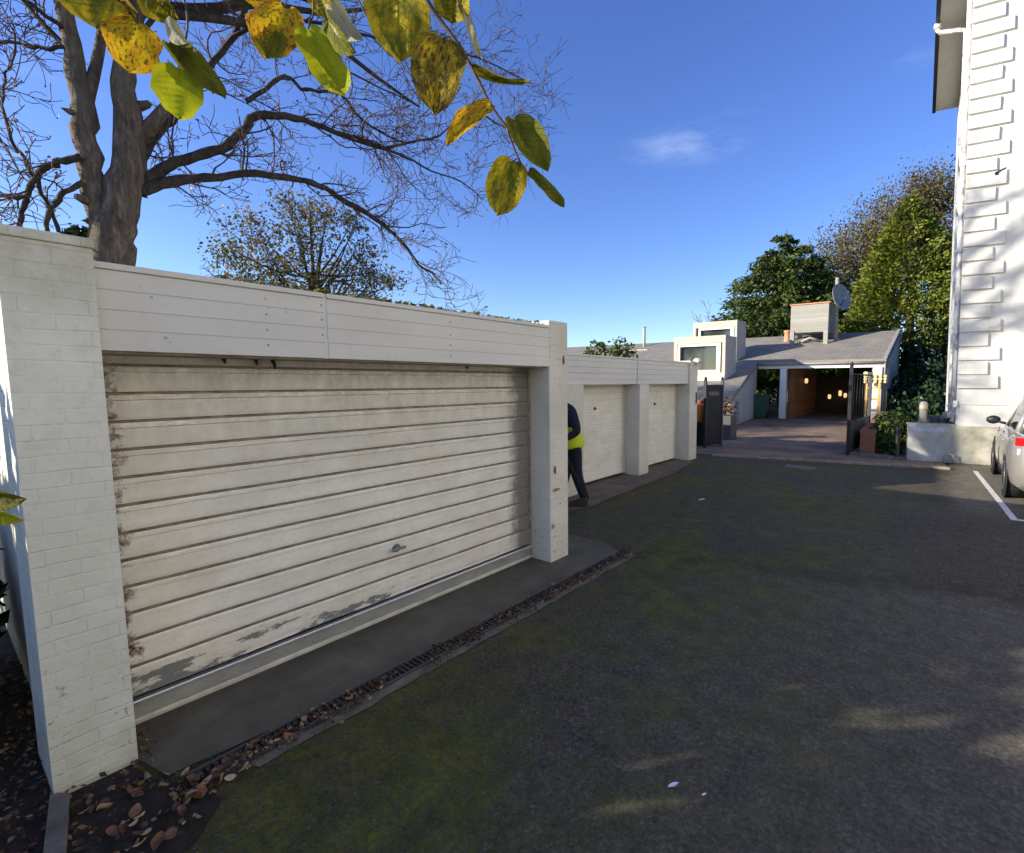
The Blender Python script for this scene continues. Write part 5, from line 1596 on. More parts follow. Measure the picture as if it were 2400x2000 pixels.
def leafy_tree(name, base, lab, trunk_r, blobs, nleaf, size, mat, seed, limbs=14, group=None, barkmat='branchbark', flat=0.0, elong=1.5, spread=0.13, twigs=0):
    """trunk, limbs that reach the leaf clumps, and leaves gathered round the twigs"""
    r_ = random.Random(seed)
    tt = thing(name, base, lab, 'tree', group)
    b = Vector(base)
    cc = sum((Vector(q[0]) for q in blobs), Vector()) / len(blobs)
    top = Vector((cc.x, cc.y, max(q[0].z for q in blobs)))
    tr = MB()
    tp = [b, b.lerp(Vector((b.x, b.y, cc.z)), 0.5) + Vector((r_.gauss(0, trunk_r), r_.gauss(0, trunk_r), 0)), Vector((cc.x, cc.y, cc.z * 0.95)), top]
    tr.tube(*smooth(tp, [trunk_r, trunk_r * .8, trunk_r * .5, trunk_r * .12], 4), 8)
    for i in range(limbs):
        q = r_.choice(blobs)
        s0 = tp[1].lerp(tp[2], r_.random())
        mid = s0.lerp(q[0], 0.5) + Vector((0, 0, -0.05 * (q[0] - s0).length))
        tr.tube(*smooth([s0, mid, Vector(q[0]) + Vector((r_.gauss(0, .2), r_.gauss(0, .2), r_.gauss(0, .2))) * q[1]], [trunk_r * .35, trunk_r * .22, trunk_r * .06], 3), 5)
    if twigs:
        for q in blobs:
            for _ in range(5):
                grow(tr, None, Vector(q[0]) - Vector((0, 0, q[1] * .7)) + Vector((r_.gauss(0, .3), r_.gauss(0, .3), 0)) * q[1], Vector((r_.gauss(0, .6), r_.gauss(0, .6), 1)).normalized(), q[1] * r_.uniform(0.7, 1.15), twigs * 2.5, 2, r_, .2, .02, twigs)
    tr.build('trunk', M[barkmat], tt)
    cr = MB()
    wts = [q[1] ** 2 for q in blobs]; tot = sum(wts)
    for q, w_ in zip(blobs, wts):
        nq = int(nleaf * w_ / tot)
        nsub = max(6, nq // 22)
        subs = []
        for _ in range(nsub):
            v = Vector((r_.gauss(0, 1), r_.gauss(0, 1), r_.gauss(0, 1))).normalized() * q[1] * (r_.random() ** 0.45)
            v.z *= q[2] if len(q) > 2 else 0.85
            subs.append(Vector(q[0]) + v)
        for _ in range(nq):
            c0 = r_.choice(subs) + Vector((r_.gauss(0, 1), r_.gauss(0, 1), r_.gauss(0, .8))) * q[1] * spread
            leafquad(cr, c0, size * r_.uniform(0.6, 1.3), r_, flat, elong)
    cr.build('crown', mat, tt)
    return tt


# sparse leafy tree behind the garage, middle of the photograph
OX = -15.5
r_ = random.Random(31)
bl = []
for (x, y, rpx) in ((560, 640, 70), (640, 600, 80), (720, 560, 80), (700, 660, 80), (790, 640, 80), (860, 690, 70), (640, 690, 70), (760, 500, 60), (690, 480, 60), (840, 590, 60), (880, 640, 60), (600, 540, 60), (530, 590, 50), (560, 700, 50), (920, 660, 45), (830, 520, 45), (800, 720, 70)):
    c0 = onX(x, y, OX + r_.uniform(-1, 1)); bl.append((c0, rpx * 0.0105, 0.85))
leafy_tree('leafy_tree', (OX, onX(740, 720, OX).y, 0), 'thin crowned tree with sparse brown and green leaves behind the near garage roof', 0.11, bl, 8800, 0.066, M['oakleaf'], 31, 60, spread=0.30, twigs=.006)
# evergreen tip at the far left
g0 = onX(205, 590, -16)
bl = [(onX(200, 560, -16), 0.35), (onX(214, 535, -16), 0.22), (onX(185, 590, -16), 0.4), (onX(230, 600, -16), 0.4)]
leafy_tree('evergreen_shrub', (-16, g0.y, 0), 'dark evergreen tip peeping over the near pier beside the bare trunk', 0.1, bl, 900, 0.10, M['fir'], 8, 5)


def conifer(name, base, H, prof, lab, mat, seed, nq, size, droop=0.25, whorl=0.55, nb=8, trunk_r=0.25, zb=0.5):
    """whorls of drooping boughs, each hung with sprays of needles"""
    r_ = random.Random(seed)
    tt = thing(name, base, lab, 'tree')
    b = Vector(base)
    tr = MB(); tr.tube([b, b + Vector((0, 0, H * .5)), b + Vector((0, 0, H))], [trunk_r, trunk_r * .6, 0.02], 8)
    cr = MB()
    boughs = []
    z = zb
    while z < H:
        f = z / H
        rad = 0
        for (f0, r0), (f1, r1) in zip(prof, prof[1:]):
            if f0 <= f <= f1: rad = r0 + (r1 - r0) * (f - f0) / (f1 - f0)
        k = max(3, int(nb * (0.4 + rad / max(q[1] for q in prof))))
        a0 = r_.uniform(0, 6.28)
        for i in range(k):
            a = a0 + 6.283 * i / k + r_.gauss(0, 0.2)
            L = rad * r_.uniform(0.62, 1.22)
            boughs.append((z + r_.gauss(0, whorl * .3), a, L))
        z += whorl * r_.uniform(0.7, 1.2)
    tot = sum(L for _, _, L in boughs)
    for z0, a, L in boughs:
        d0 = Vector((math.cos(a), math.sin(a), 0))
        pts_ = [b + Vector((0, 0, z0)) + d0 * (L * u) + Vector((0, 0, 0.18 * L * u - droop * L * u * u + 0.10 * L * max(0, u - .7))) for u in (0, .3, .6, .85, 1.0)]
        tr.tube(pts_, [0.05, .04, .03, .02, .008], 4, 0, False)
        n = int(nq * L / tot)
        for _ in range(n):
            u = r_.random() ** 0.6
            i = min(3, int(u * 4)); q0 = pts_[i].lerp(pts_[i + 1], u * 4 - i)
            w_ = (0.16 + 0.16 * (1 - u)) * L + size * 0.4
            c0 = q0 + Vector((r_.gauss(0, w_ * .55), r_.gauss(0, w_ * .55), r_.gauss(-0.02, w_ * .30)))
            ax = (d0 * r_.uniform(.3, 1.0) + Vector((r_.gauss(0, .5), r_.gauss(0, .5), r_.gauss(-.1, .35)))).normalized()
            bx = ax.orthogonal().normalized(); bx.rotate(Matrix.Rotation(r_.uniform(0, 6.28), 3, ax))
            s0 = size * r_.uniform(.6, 1.3)
            cr.face([c0 - ax * s0 * .7, c0 - bx * s0 * .32, c0 + ax * s0 * .8, c0 + bx * s0 * .32])
    tr.build('trunk', M['branchbark'], tt)
    cr.build('crown', mat, tt)
    return tt


FY = 37.0
fb = onY(1835, 780, FY)
ft = onY(1866, 535, FY)
conifer('fir_tree', (fb.x, FY, 0), ft.z, [(0, 4.2), (0.25, 4.4), (0.42, 4.3), (0.6, 3.5), (0.75, 2.6), (0.88, 1.6), (0.96, 0.8), (1, 0.25)], 'dark green spreading fir behind the grey house roof', M['fir'], 5, 56000, 0.21, 0.22, 0.80, 10, 0.3, 2.0)

# yellow green cypress: dense upright sprays over a tapering mass
CYY = 33.0
cb = onY(2118, 1000, CYY); ctp = onY(2137, 452, CYY)
t = thing('cypress_tree', (cb.x, CYY, 0), 'tall pointed yellow green cypress between the carport and the white house', 'tree')
tr = MB(); tr.tube([(cb.x, CYY, 0), (cb.x, CYY, ctp.z * .6), (ctp.x, CYY, ctp.z)], [0.3, 0.18, 0.02], 8); tr.build('trunk', M['branchbark'], t)
r_ = random.Random(15)
H = ctp.z
cprof = [(a_, b_ * 1.2) for a_, b_ in [(0, 2.3), (0.12, 2.9), (0.3, 3.15), (0.5, 2.75), (0.68, 2.05), (0.82, 1.35), (0.92, 0.72), (0.98, 0.22), (1, 0.02)]]
def crad(f):
    for (f0, r0), (f1, r1) in zip(cprof, cprof[1:]):
        if f0 <= f <= f1: return r0 + (r1 - r0) * (f - f0) / (f1 - f0)
    return 0
cr = MB()
for i in range(6000):
    while True:
        f = r_.random() ** 1.15
        if r_.random() < crad(f) / 3.8 + 0.05: break
    a = r_.uniform(0, 6.283)
    lump = 1 + 0.26 * mnoise.noise(Vector((math.cos(a) * 1.8, math.sin(a) * 1.8, f * 7))) + r_.gauss(0, 0.05)
    R0 = crad(f) * lump * (r_.random() ** 0.16)
    cxx = cb.x + (ctp.x - cb.x) * f
    d0 = Vector((math.cos(a), math.sin(a), 0))
    tip = Vector((cxx, CYY, f * H)) + d0 * R0
    out = (d0 * 0.8 + Vector((0, 0, r_.uniform(-0.1, 0.75)))).normalized()
    # one spray: a fan of flat scale leaves
    side = out.cross(Vector((0, 0, 1))).normalized()
    L = r_.uniform(0.35, 0.7) * (0.5 + 0.5 * crad(f) / 3.8)
    for k in range(10):
        u = r_.random()
        c0 = tip - out * L * u + side * r_.gauss(0, .15 + .12 * u) * L * 1.2 + Vector((r_.gauss(0, .05), r_.gauss(0, .05), r_.gauss(0, .09)))
        ax = (out + side * r_.gauss(0, .6) + Vector((0, 0, r_.gauss(-.1, .5)))).normalized()
        bx = ax.cross(side + Vector((r_.gauss(0, .5), r_.gauss(0, .5), r_.gauss(0, .5)))).normalized()
        s0 = r_.uniform(.07, .145)
        cr.face([c0 - ax * s0, c0 - bx * s0 * .45, c0 + ax * s0 * 1.1, c0 + bx * s0 * .45])
cr.build('crown', M['cypress'], t)

# autumn brown tree behind both
BY = 44.0
bl = []
for (x, y, rp) in ((1990, 610, 62), (2040, 560, 60), (2090, 520, 62), (2150, 480, 60), (2200, 510, 60), (2215, 570, 50), (2120, 590, 60), (1960, 660, 48), (2010, 660, 50), (2170, 440, 40), (2060, 620, 45), (1955, 590, 38), (2215, 460, 45), (2010, 740, 45), (1990, 800, 45)):
    bl.append((onY(x, y, BY + r_.uniform(-2, 2)), rp * 0.052, 0.85))
leafy_tree('autumn_tree', (onY(2085, 800, BY).x, BY, 0), 'broad thinning tree with brown autumn leaves behind the cypress', 0.35, bl, 30000, 0.12, M['brownleaf'], 44, 60, spread=0.22, twigs=.022)
# bare pinkish tree far left of the fir
t = thing('bare_tree', (onY(1685, 800, 48).x, 48, 0), 'small bare pinkish twigged tree behind the upper dormer', 'tree')
mb = MB(); b0 = onY(1685, 800, 48)
mb.tube([(b0.x, 48, 0), (b0.x, 48, b0.z)], [0.25, 0.12], 6)
tw = MB(); rg = random.Random(3)
for i in range(16):
    grow(tw, None, Vector((b0.x + rg.gauss(0, .3), 48, b0.z - rg.uniform(0, 1.5))), Vector((rg.gauss(0, .6), rg.gauss(0, .5), 1)).normalized(), rg.uniform(1.8, 3.6), 0.05, 2, rg, .15, .03, 0.022)
mb.build('trunk', M['twig'], t); tw.build('twigs', simple('pink_twigs', (0.22, 0.13, 0.13), 0.85, 0.3, 3, bump=0), t)
# shrubs seen over the far garages and through the carport
def shrub(name, base, blobs, lab, mat, n, size, seed, group=None, cat='shrub'):
    r2 = random.Random(seed)
    tt = thing(name, base, lab, cat, group)
    st_ = MB()
    for q in blobs:
        for _ in range(3):
            st_.tube([Vector(base) + Vector((r2.gauss(0, .05), r2.gauss(0, .05), 0)), Vector(base).lerp(q[0], .5) + Vector((0, 0, .05)), Vector(q[0]) + Vector((r2.gauss(0, .3), r2.gauss(0, .3), r2.gauss(0, .3))) * q[1]], [0.02, 0.014, 0.005], 4)
    st_.build('stems', M['twig'], tt)
    cr = MB()
    tot = sum(q[1] ** 2 for q in blobs)
    for q in blobs:
        for _ in range(int(n * q[1] ** 2 / tot)):
            v = Vector((r2.gauss(0, 1), r2.gauss(0, 1), r2.gauss(0, 1))).normalized() * q[1] * (r2.random() ** 0.35)
            v.z *= q[2] if len(q) > 2 else 1
            c0 = Vector(q[0]) + v
            c0 += Vector((mnoise.noise(c0 * 2.1), mnoise.noise(c0 * 2.1 + Vector((9, 0, 0))), mnoise.noise(c0 * 2.1 + Vector((0, 9, 0))))) * q[1] * .25
            if c0.z < 0.02: c0.z = 0.02 + r2.random() * .1
            leafquad(cr, c0, size * r2.uniform(.6, 1.3), r2)
    cr.build('foliage', mat, tt)
    return tt


for (x, y, s0, lab) in ((1400, 822, .55, 'small green shrub top showing over the far garages, nearest the rust marked pier'), (1455, 818, .6, 'small green shrub top showing over the far garages, right of its neighbour')):
    p0 = onY(x, y, 20)
    shrub('shrub', (p0.x, 20, 0), [(p0, s0), (p0 - Vector((0.3, 0, .4)), s0), (p0 + Vector((.35, 0, -.4)), s0)], lab, M['hedge'], 500, 0.13, int(x))
for (x, y, Y_, rr_, lab, sd_) in ((1800, 930, 39, 1.5, 'sunlit green shrub seen through the left opening of the carport', 3), (1950, 872, 41, 2.8, 'bright green bushes behind the carport back wall, left', 4), (2040, 872, 41, 2.6, 'bright green bushes behind the carport back wall, right', 6)):
    p0 = onY(x, y, Y_)
    shrub('shrub', (p0.x, Y_, 0), [(Vector((p0.x, Y_, 1.3)), rr_), (Vector((p0.x + 1.0, Y_, 2.4)), rr_ * .8), (Vector((p0.x - 1.0, Y_, 2.4)), rr_ * .8)], lab, M['hedge'], 2200, 0.20, sd_)
# clipped hedge and dark shrubs between carport and white house
shrub('hedge', (-0.95, 13.9, 0), [(Vector((-1.15, 13.6, .42)), .36), (Vector((-0.90, 13.55, .46)), .36), (Vector((-1.05, 14.2, .50)), .42), (Vector((-0.75, 14.1, .50)), .36), (Vector((-1.15, 14.9, .55)), .45), (Vector((-0.95, 13.5, .22)), .34)], 'low leafy green hedge behind the black bollard', M['hedge'], 3600, 0.060, 12, None, 'hedge')
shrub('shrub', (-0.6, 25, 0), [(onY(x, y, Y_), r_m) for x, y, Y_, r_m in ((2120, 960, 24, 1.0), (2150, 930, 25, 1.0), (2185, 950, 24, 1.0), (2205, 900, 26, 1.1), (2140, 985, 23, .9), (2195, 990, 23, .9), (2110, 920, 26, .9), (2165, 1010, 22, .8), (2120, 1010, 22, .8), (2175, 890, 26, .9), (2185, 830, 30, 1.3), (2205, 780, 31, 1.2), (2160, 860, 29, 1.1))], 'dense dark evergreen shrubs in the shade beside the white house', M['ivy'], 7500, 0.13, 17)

# low shrub by the pier; tall unseen hedge added to shade the yard
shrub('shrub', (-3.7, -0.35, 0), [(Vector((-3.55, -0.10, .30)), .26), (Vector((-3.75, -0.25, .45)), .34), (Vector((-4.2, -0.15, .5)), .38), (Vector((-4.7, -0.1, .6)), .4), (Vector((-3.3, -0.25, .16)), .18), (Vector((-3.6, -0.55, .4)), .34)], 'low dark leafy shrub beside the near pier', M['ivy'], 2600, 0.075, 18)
r2 = random.Random(19)
bl = []
for _ in range(34):
    x_, y_ = r2.uniform(-7.5, -3.7), r2.uniform(-4.6, -1.75)
    z_ = r2.uniform(.5, 1.75)
    if abs((x_ + 4.6) * 1.154 - (y_ + 2.6)) < 0.75: z_ = min(z_, 1.05)  # lowered along this line to let a patch of sun through
    bl.append((Vector((x_, y_, z_)), r2.uniform(.6, .85)))
for x_ in (-3.7, -4.6):
    for y_ in (-1.75, -2.5, -3.3, -4.1, -4.9):
        low = abs((x_ + 4.6) * 1.154 - (y_ + 2.6)) < 0.35
        for z_ in ((.6, 1.05) if low else (.6, 1.3, 1.85)): bl.append((Vector((x_, y_, z_)), .62))
shrub('hedge', (-5, -3, 0), bl, 'tall unseen hedge added on the left to shade the yard', M['ivy'], 14000, 0.17, 20, None, 'hedge')


# ------------------------------------------------------------------ leafy branch hanging in front of the camera
def m_leaf(name, c_main, c_edge, spots, spotcol, trans):
    t = NT(name)
    u, v, _ = t.xyz(t.tc.outputs['UV'])
    au = t.math('ABSOLUTE', u)
    oi = t.n.new('ShaderNodeObjectInfo')
    off = t.n.new('ShaderNodeVectorMath'); off.operation = 'ADD'
    t.l.new(t.tc.outputs['UV'], off.inputs[0]); t.l.new(t.comb(t.math('MULTIPLY', oi.outputs['Random'], 37.0), t.math('MULTIPLY', oi.outputs['Random'], 11.0), 0), off.inputs[1])
    n1 = t.noise(2.6, 6, 0.68, off.outputs[0])
    col = t.ramp(n1, [(0.42, c_main), (0.60, c_edge)])
    edge = t.ramp(t.math('ADD', au, t.math('MULTIPLY', n1, 0.5)), [(0.85, 0.0), (1.2, 0.75)])
    col = t.mix(edge, col, c_edge)
    vein = t.math('FRACT', t.math('SUBTRACT', t.math('MULTIPLY', v, 9.0), t.math('MULTIPLY', au, 2.6)))
    vl = t.ramp(vein, [(0.0, 0.55), (0.10, 0.0), (0.90, 0.0), (1.0, 0.55)])
    mid = t.ramp(au, [(0.0, 0.8), (0.05, 0.0)])
    vv = t.math('MAXIMUM', vl, mid)
    col = t.mix(t.math('MULTIPLY', vv, 0.6), col, tuple(min(1, c * 1.25 + 0.03) for c in c_main))
    sp = t.ramp(t.noise(8.0, 5, 0.7, off.outputs[0]), [(0.62 - spots * 0.16, 0.0), (0.70 - spots * 0.14, min(1, 0.4 + spots))])
    col = t.mix(sp, col, spotcol)
    g = t.n.new('ShaderNodeNewGeometry')
    under = t.mix(0.72, col, (0.60, 0.56, 0.40))
    col2 = t.mix(g.outputs['Backfacing'], col, under)
    t.set(col2, 0.72, t.math('ADD', vv, t.math('MULTIPLY', t.noise(14, 4, 0.7, off.outputs[0]), 0.8)), 0.8, 0.0025, spec=0.15)
    tr = t.n.new('ShaderNodeBsdfTranslucent'); t.l.new(col, tr.inputs['Color'])
    ms = t.n.new('ShaderNodeMixShader'); ms.inputs[0].default_value = trans
    t.l.new(t.b.outputs[0], ms.inputs[1]); t.l.new(tr.outputs[0], ms.inputs[2]); t.l.new(ms.outputs[0], t.out.inputs['Surface'])
    return t.mat


ML = dict(
    g=m_leaf('leaf_lime', (0.30, 0.34, 0.01), (0.40, 0.40, 0.012), 0.06, (0.2, 0.14, 0.02), 0.42),
    o=m_leaf('leaf_olive', (0.10, 0.115, 0.010), (0.19, 0.185, 0.014), 0.15, (0.09, 0.06, 0.02), 0.30),
    y=m_leaf('leaf_yellow', (0.55, 0.40, 0.012), (0.56, 0.30, 0.014), 0.70, (0.13, 0.060, 0.012), 0.36),
    b=m_leaf('leaf_yellow_brown', (0.50, 0.34, 0.012), (0.12, 0.10, 0.014), 0.85, (0.07, 0.042, 0.014), 0.30),
    m=m_leaf('leaf_green_yellow', (0.12, 0.13, 0.010), (0.46, 0.34, 0.014), 0.35, (0.12, 0.07, 0.015), 0.30))


def leaf_mesh(B, T, width, roll, fold, curl, wav, seed):
    """B base, T tip; the blade faces the camera when roll is 0"""
    rr_ = random.Random(seed)
    ax = (T - B); L = ax.length; ax = ax / L
    vw = (CAM - (B + T) / 2).normalized()
    nrm = (vw - ax * vw.dot(ax)).normalized()
    nrm.rotate(Matrix.Rotation(roll, 3, ax))
    sd_ = ax.cross(nrm)
    NU, NV = 30, 10
    verts, uvs, faces = [], [], []
    ph = rr_.uniform(0, 6)
    for i in range(NU + 1):
        t_ = i / NU
        wd = math.sin(math.pi * min(1, t_ ** 0.80 * 0.97 + 0.03)) ** 0.50
        if t_ > 0.90: wd *= 0.50 + 0.50 * ((1 - t_) / 0.10)
        for j in range(NV + 1):
            s_ = j / NV * 2 - 1
            ser = 1 + (0.07 * ((t_ * 14 % 1) - 0.5) if abs(s_) > 0.95 else 0) + 0.13 * mnoise.noise(Vector((t_ * 4.5 + seed, s_ * 0.8, seed * 1.7)))
            lobe = 0.035 * L * max(0, 1 - t_ * 6) * abs(s_)
            off = 0.05 * L * mnoise.noise(Vector((t_ * 3.1, s_ * 1.6, seed * 0.77))) + fold * abs(s_) * width * wd * 0.5 + wav * width * math.sin(t_ * 7 + ph + s_ * 1.5) * abs(s_) ** 2 * 0.25 + curl * L * math.sin(math.pi * t_ * 0.9) + 0.02 * width * math.sin(t_ * 9 * 6.283 - abs(s_) * 6) * (1 - abs(s_))
            shrink = math.sqrt(max(0.05, 1 - min(0.95, fold * fold * 0.6)))
            q = B + ax * (L * t_ - lobe) + sd_ * (s_ * wd * ser * width * 0.5 * shrink) + nrm * off
            verts.append(q); uvs.append((s_, t_))
    for i in range(NU):
        for j in range(NV):
            a = i * (NV + 1) + j
            faces.append((a, a + 1, a + NV + 2, a + NV + 1))
    me = bpy.data.meshes.new('leaf')
    me.from_pydata([tuple(v) for v in verts], [], faces)
    uv = me.uv_layers.new(name='UVMap')
    for lp in me.loops: uv.data[lp.index].uv = uvs[lp.vertex_index]
    for p_ in me.polygons: p_.use_smooth = True
    return me


D0 = 0.72
bt = thing('leafy_branch', atD(1000, 0, D0), 'thin branch with yellowing serrated leaves hanging in front of the sky', 'branch')
st_ = MB()
stem = [(1236, 408, .74), (1215, 372, .735), (1192, 315, .73), (1188, 300, .73), (1150, 246, .725), (1105, 157, .72), (1062, 88, .715), (1030, 45, .71), (1000, 0, .70), (950, -80, .69), (860, -190, .68), (700, -330, .68), (450, -480, .70)]
sp_ = [atD(x, y, d) for x, y, d in stem]
st_.tube(*smooth(sp_, [.0013, .0015, .0019, .0019, .0022, .0026, .0029, .0030, .0032, .0035, .004, .0045, .005], 3), 7)
for side in ([(700, -330, .68), (640, -140, .72), (610, -20, .74), (604, 20, .745)], [(860, -190, .68), (820, -60, .72), (850, 20, .73), (872, 58, .735)], [(450, -480, .70), (360, -200, .75), (320, -30, .78), (322, 52, .78)],
             [(360, -200, .75), (420, -40, .77), (440, 60, .775), (418, 150, .78)], [(640, -140, .72), (720, -60, .73), (735, 20, .735), (722, 68, .735)], [(320, -30, .78), (250, -90, .78), (205, -60, .78)]):
    q_ = [atD(x, y, d) for x, y, d in side]; st_.tube(*smooth(q_, [.0022, .0018, .0014, .0010], 4), 6)
LEAVES = [  # base px, tip px, width px, depth base/tip, roll, fold, curl, wave, material
    ((200, -75), (228, 72), 150, .78, .76, .25, .15, .06, .25, 'm'),
    ((290, -10), (330, 60), 60, .77, .80, .9, .4, .1, .3, 'b'),
    ((322, 55), (302, 172), 104, .78, .77, .12, .10, .03, .2, 'y'),
    ((418, 160), (419, 280), 96, .78, .775, .05, .08, .02, .06, 'g'),
    ((398, 100), (528, 228), 74, .775, .80, -.55, .5, -.10, .2, 'o'),
    ((402, 42), (452, 104), 44, .775, .74, 2.4, .5, .12, .4, 'o'),
    ((330, -30), (420, 46), 78, .76, .79, .5, .35, .1, .2, 'm'),
    ((668, 18), (622, 142), 108, .745, .72, .3, .2, .05, .25, 'y'),
    ((640, 62), (626, 140), 66, .735, .715, .1, .15, .05, .2, 'o'),
    ((612, -34), (628, 32), 86, .74, .75, .3, .3, .08, .3, 'y'),
    ((742, -40), (766, 48), 60, .735, .74, .35, .3, .05, .3, 'm'),
    ((778, -12), (842, 90), 60, .74, .70, 2.5, .35, .10, .2, 'o'),
    ((722, 68), (806, 214), 92, .735, .70, -.35, .45, -.14, .15, 'g'),
    ((770, 40), (836, 126), 66, .74, .72, .8, .4, .08, .25, 'o'),
    ((930, -44), (938, 146), 142, .72, .71, .12, .14, .04, .12, 'm'),
    ((988, -60), (1010, 58), 46, .71, .73, .9, .4, .03, .2, 'g'),
    ((1040, 90), (1016, 270), 124, .715, .70, .2, .22, .05, .2, 'b'),
    ((1072, -30), (1062, 58), 110, .71, .73, .7, .25, .06, .2, 'm'),
    ((1082, -30), (1128, 142), 34, .71, .72, 2.2, .8, -.03, .15, 'o'),
    ((1112, 150), (1240, 190), 44, .72, .75, 1.1, .5, .04, .2, 'm'),
    ((1150, 246), (1046, 345), 52, .725, .70, .55, .4, .10, .15, 'y'),
    ((1204, 280), (1284, 402), 88, .73, .72, -.5, .55, -.08, .12, 'o'),
    ((1238, 404), (1322, 486), 48, .74, .75, -.8, .55, -.05, .2, 'o'),
    ((1202, 378), (1164, 506), 92, .735, .72, .08, .12, .05, .10, 'm'),
]
for i, (b_, t_, wpx, d0, d1, roll, fold, curl, wav, mk) in enumerate(LEAVES):
    B_, T_ = atD(b_[0], b_[1], d0), atD(t_[0], t_[1], d1)
    me = leaf_mesh(B_, T_, wpx * d0 / F_PX, roll, fold, curl, wav, 100 + i)
    me.materials.append(ML[mk])
    o = bpy.data.objects.new('leaf', me); scene.collection.objects.link(o)
    o.parent = bt; o.matrix_parent_inverse = Matrix.Translation(-Vector(bt.location))
    # leaf stalk back to the nearest point of the stem
    near = min(sp_, key=lambda q_: (q_ - B_).length)
    if (near - B_).length < 0.055:
        st_.tube([near, near.lerp(B_, .5) + Vector((0, 0, .001)), B_], [.0009, .0008, .0008], 5)
    else:
        up_ = B_ + Vector((0, 0, .016)) + RR * .004
        st_.tube([up_, B_.lerp(up_, .4), B_], [.0010, .0009, .0008], 5)
st_.build('stem', simple('branch_stem', (0.055, 0.040, 0.035), 0.7, 0.3, 60), bt)
# leaf sprig entering at the left edge
bt2 = thing('leaf_sprig', atD(-40, 1170, .9), 'green leaf sprig entering at the left edge before the near pier', 'branch')
s2 = MB(); s2.tube([atD(-260, 1120, .9), atD(-120, 1160, .9), atD(-40, 1168, .9)], [.003, .002, .0015], 6); s2.build('stem', M['twig'], bt2)
for i, (b_, t_, wpx, d0, d1, roll, fold, curl, wav, mk) in enumerate((((-45, 1165), (64, 1168), 56, .9, .9, .4, .3, .05, .2, 'o'), ((-50, 1190), (60, 1216), 44, .91, .92, .8, .4, .05, .3, 'g'))):
    me = leaf_mesh(atD(b_[0], b_[1], d0), atD(t_[0], t_[1], d1), wpx * d0 / F_PX, roll, fold, curl, wav, 300 + i); me.materials.append(ML[mk])
    o = bpy.data.objects.new('leaf', me); scene.collection.objects.link(o); o.parent = bt2; o.matrix_parent_inverse = Matrix.Translation(-Vector(bt2.location))

# ------------------------------------------------------------------ dead leaves and litter
def dead_leaf_mesh(seed, L=0.07):
    r3 = random.Random(seed); m = MB()
    k1, k2, k3 = r3.uniform(.4, 1.6), r3.uniform(-.6, .8), r3.uniform(0, 6)
    def fn(u, v):
        s_ = v * 2 - 1
        wd = math.sin(math.pi * min(1, u * .97 + .02)) ** .7
        ang = s_ * k1 * 1.1
        x = math.sin(ang) / max(.2, k1 * 1.1) * wd * L * .38
        z = (1 - math.cos(ang)) * wd * L * .42 + .012 * math.sin(u * 5 + k3) + k2 * L * .25 * u * u + .004
        return (x, (u - .5) * L, abs(z) + .002)
    m.grid(fn, 8, 6, 0, True)
    return m


DLM = []
for i, colr in enumerate(((0.30, 0.20, 0.11), (0.17, 0.085, 0.045), (0.40, 0.31, 0.20), (0.075, 0.042, 0.028))):
    DLM.append(simple('dead_leaf_tone', colr, 0.7, 0.35, 45, bump=0.3, bdist=0.002))
protos = []
r3 = random.Random(55)
for i in range(8):
    o = dead_leaf_mesh(500 + i, r3.uniform(.055, .095)).build('fallen_leaf', DLM[i % 4])
    protos.append(o)
spots = []
for px_, py_, n in ((370, 1850, 9), (470, 1860, 8), (520, 1820, 6), (590, 1770, 7), (560, 1800, 5), (680, 1720, 3), (840, 1640, 3), (320, 1940, 9), (250, 1880, 6), (420, 1920, 8), (340, 1985, 6)):
    p0 = onZ(px_, py_)
    zone = 'along the drain channel' if px_ >= 560 else ('in the heap beside the drain end' if px_ >= 400 else 'on the bed below the near pier')
    for _ in range(n):
        spots.append((p0 + Vector((r3.gauss(0, .05), r3.gauss(0, .06), .014)), zone))
TON = ['pale tan', 'russet brown', 'bleached straw', 'dark brown']
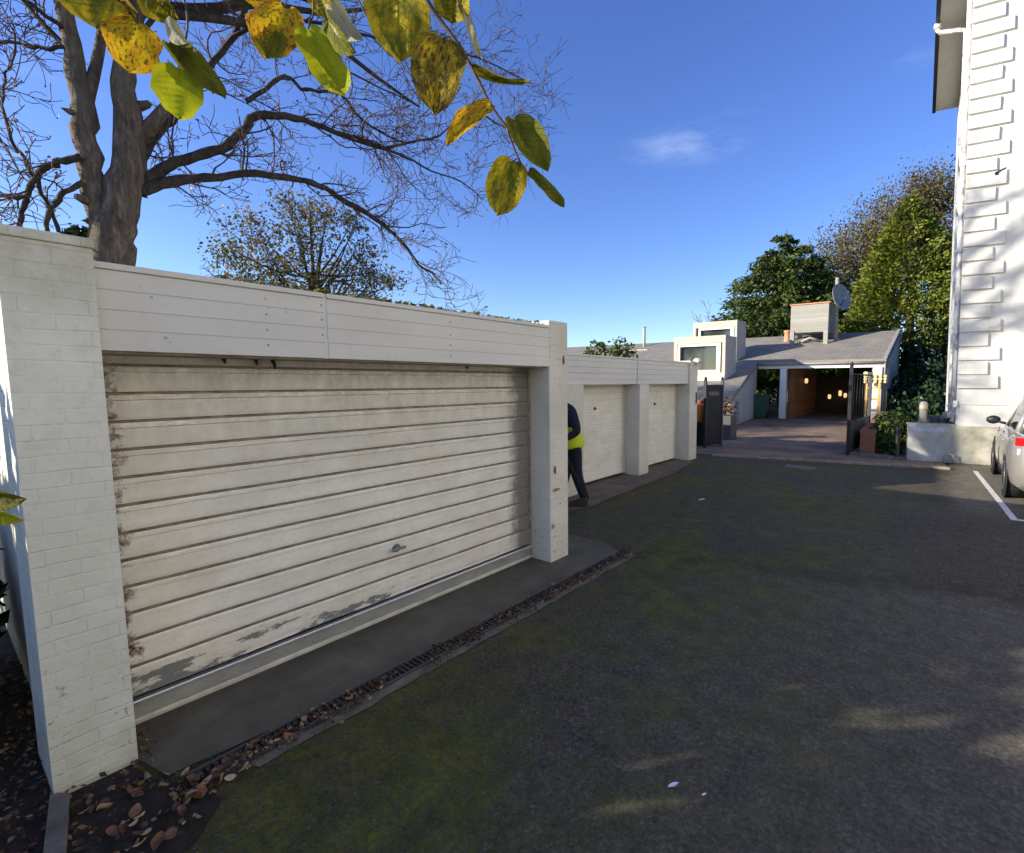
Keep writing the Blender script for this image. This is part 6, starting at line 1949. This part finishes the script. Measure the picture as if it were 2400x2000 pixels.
for i, (p0, zone) in enumerate(spots):
    src = protos[i % 8]
    o = src if i < 8 else src.copy()
    if i >= 8: scene.collection.objects.link(o)
    o.location = p0; o.rotation_euler = (r3.gauss(0, .35), r3.gauss(0, .35), r3.uniform(0, 6.28))
    o.location.z = max(o.location.z, .016)
    sc_ = r3.uniform(.28, .78); o.scale = (sc_, sc_, sc_)
    tag(o, 'curled %s leaf lying %s' % (TON[(i % 8) % 4], zone), 'leaf', '%s fallen leaves %s' % (TON[(i % 8) % 4], zone))
# fine litter nobody could count
mb = MB()
for i in range(7000):
    c0 = Vector((r3.uniform(-4.6, -1.95), r3.uniform(-1.2, .55), .012))
    if c0.x > -2.75 and c0.y > .30 + (c0.x + 2.6) * -.15 and r3.random() < .8: continue
    leafquad(mb, c0 + Vector((0, 0, r3.uniform(0, .02))), r3.uniform(.005, .022), r3, .45, 1.7)
for i in range(2600):
    y = r3.uniform(.5, 4.25); c0 = Vector((-2.46 + r3.gauss(0, .045), y, .014))
    if mnoise.noise(Vector((0, y * 2.2, 3))) + mnoise.noise(Vector((c0.x * 9, y * 7, 1))) * .8 > -.12 - max(0, 1.4 - y) * .5: leafquad(mb, c0 + Vector((0, 0, r3.uniform(0, .008))), r3.uniform(.005, .02), r3, .6, 1.6)
tag(mb.build('leaf_litter', M['deadleaf']), 'brown leaf litter over the bed and along the drain', 'leaf litter', kind='stuff')
for nm, (x, y), s0, lab in (('feather', (1578, 1845), .026, 'small white feather scrap lying on the dark asphalt'), ('paper_scrap', (1650, 1866), .012, 'tiny white crumb lying right of the feather'), ('paper_scrap', (1645, 1173), .055, 'pale bluish paper scrap flat on the asphalt before the far garages')):
    p0 = onZ(x, y); m = MB()
    m.grid(lambda u, v: (p0.x + (u - .5) * s0 * 1.9 * math.cos(1.0) - (v - .5) * s0 * .8 * math.sin(1.0) * math.sin(math.pi * (u * .9 + .05)), p0.y + (u - .5) * s0 * 1.9 * math.sin(1.0) + (v - .5) * s0 * .8 * math.cos(1.0) * math.sin(math.pi * (u * .9 + .05)), .006 + .3 * s0 * abs(v - .5) + .15 * s0 * u), 6, 4)
    tag(m.build(nm, simple('white_scrap', (0.75, 0.76, 0.80), 0.7, 0.08, 60, bump=0)), lab, 'litter')

print('objects', len(scene.objects))
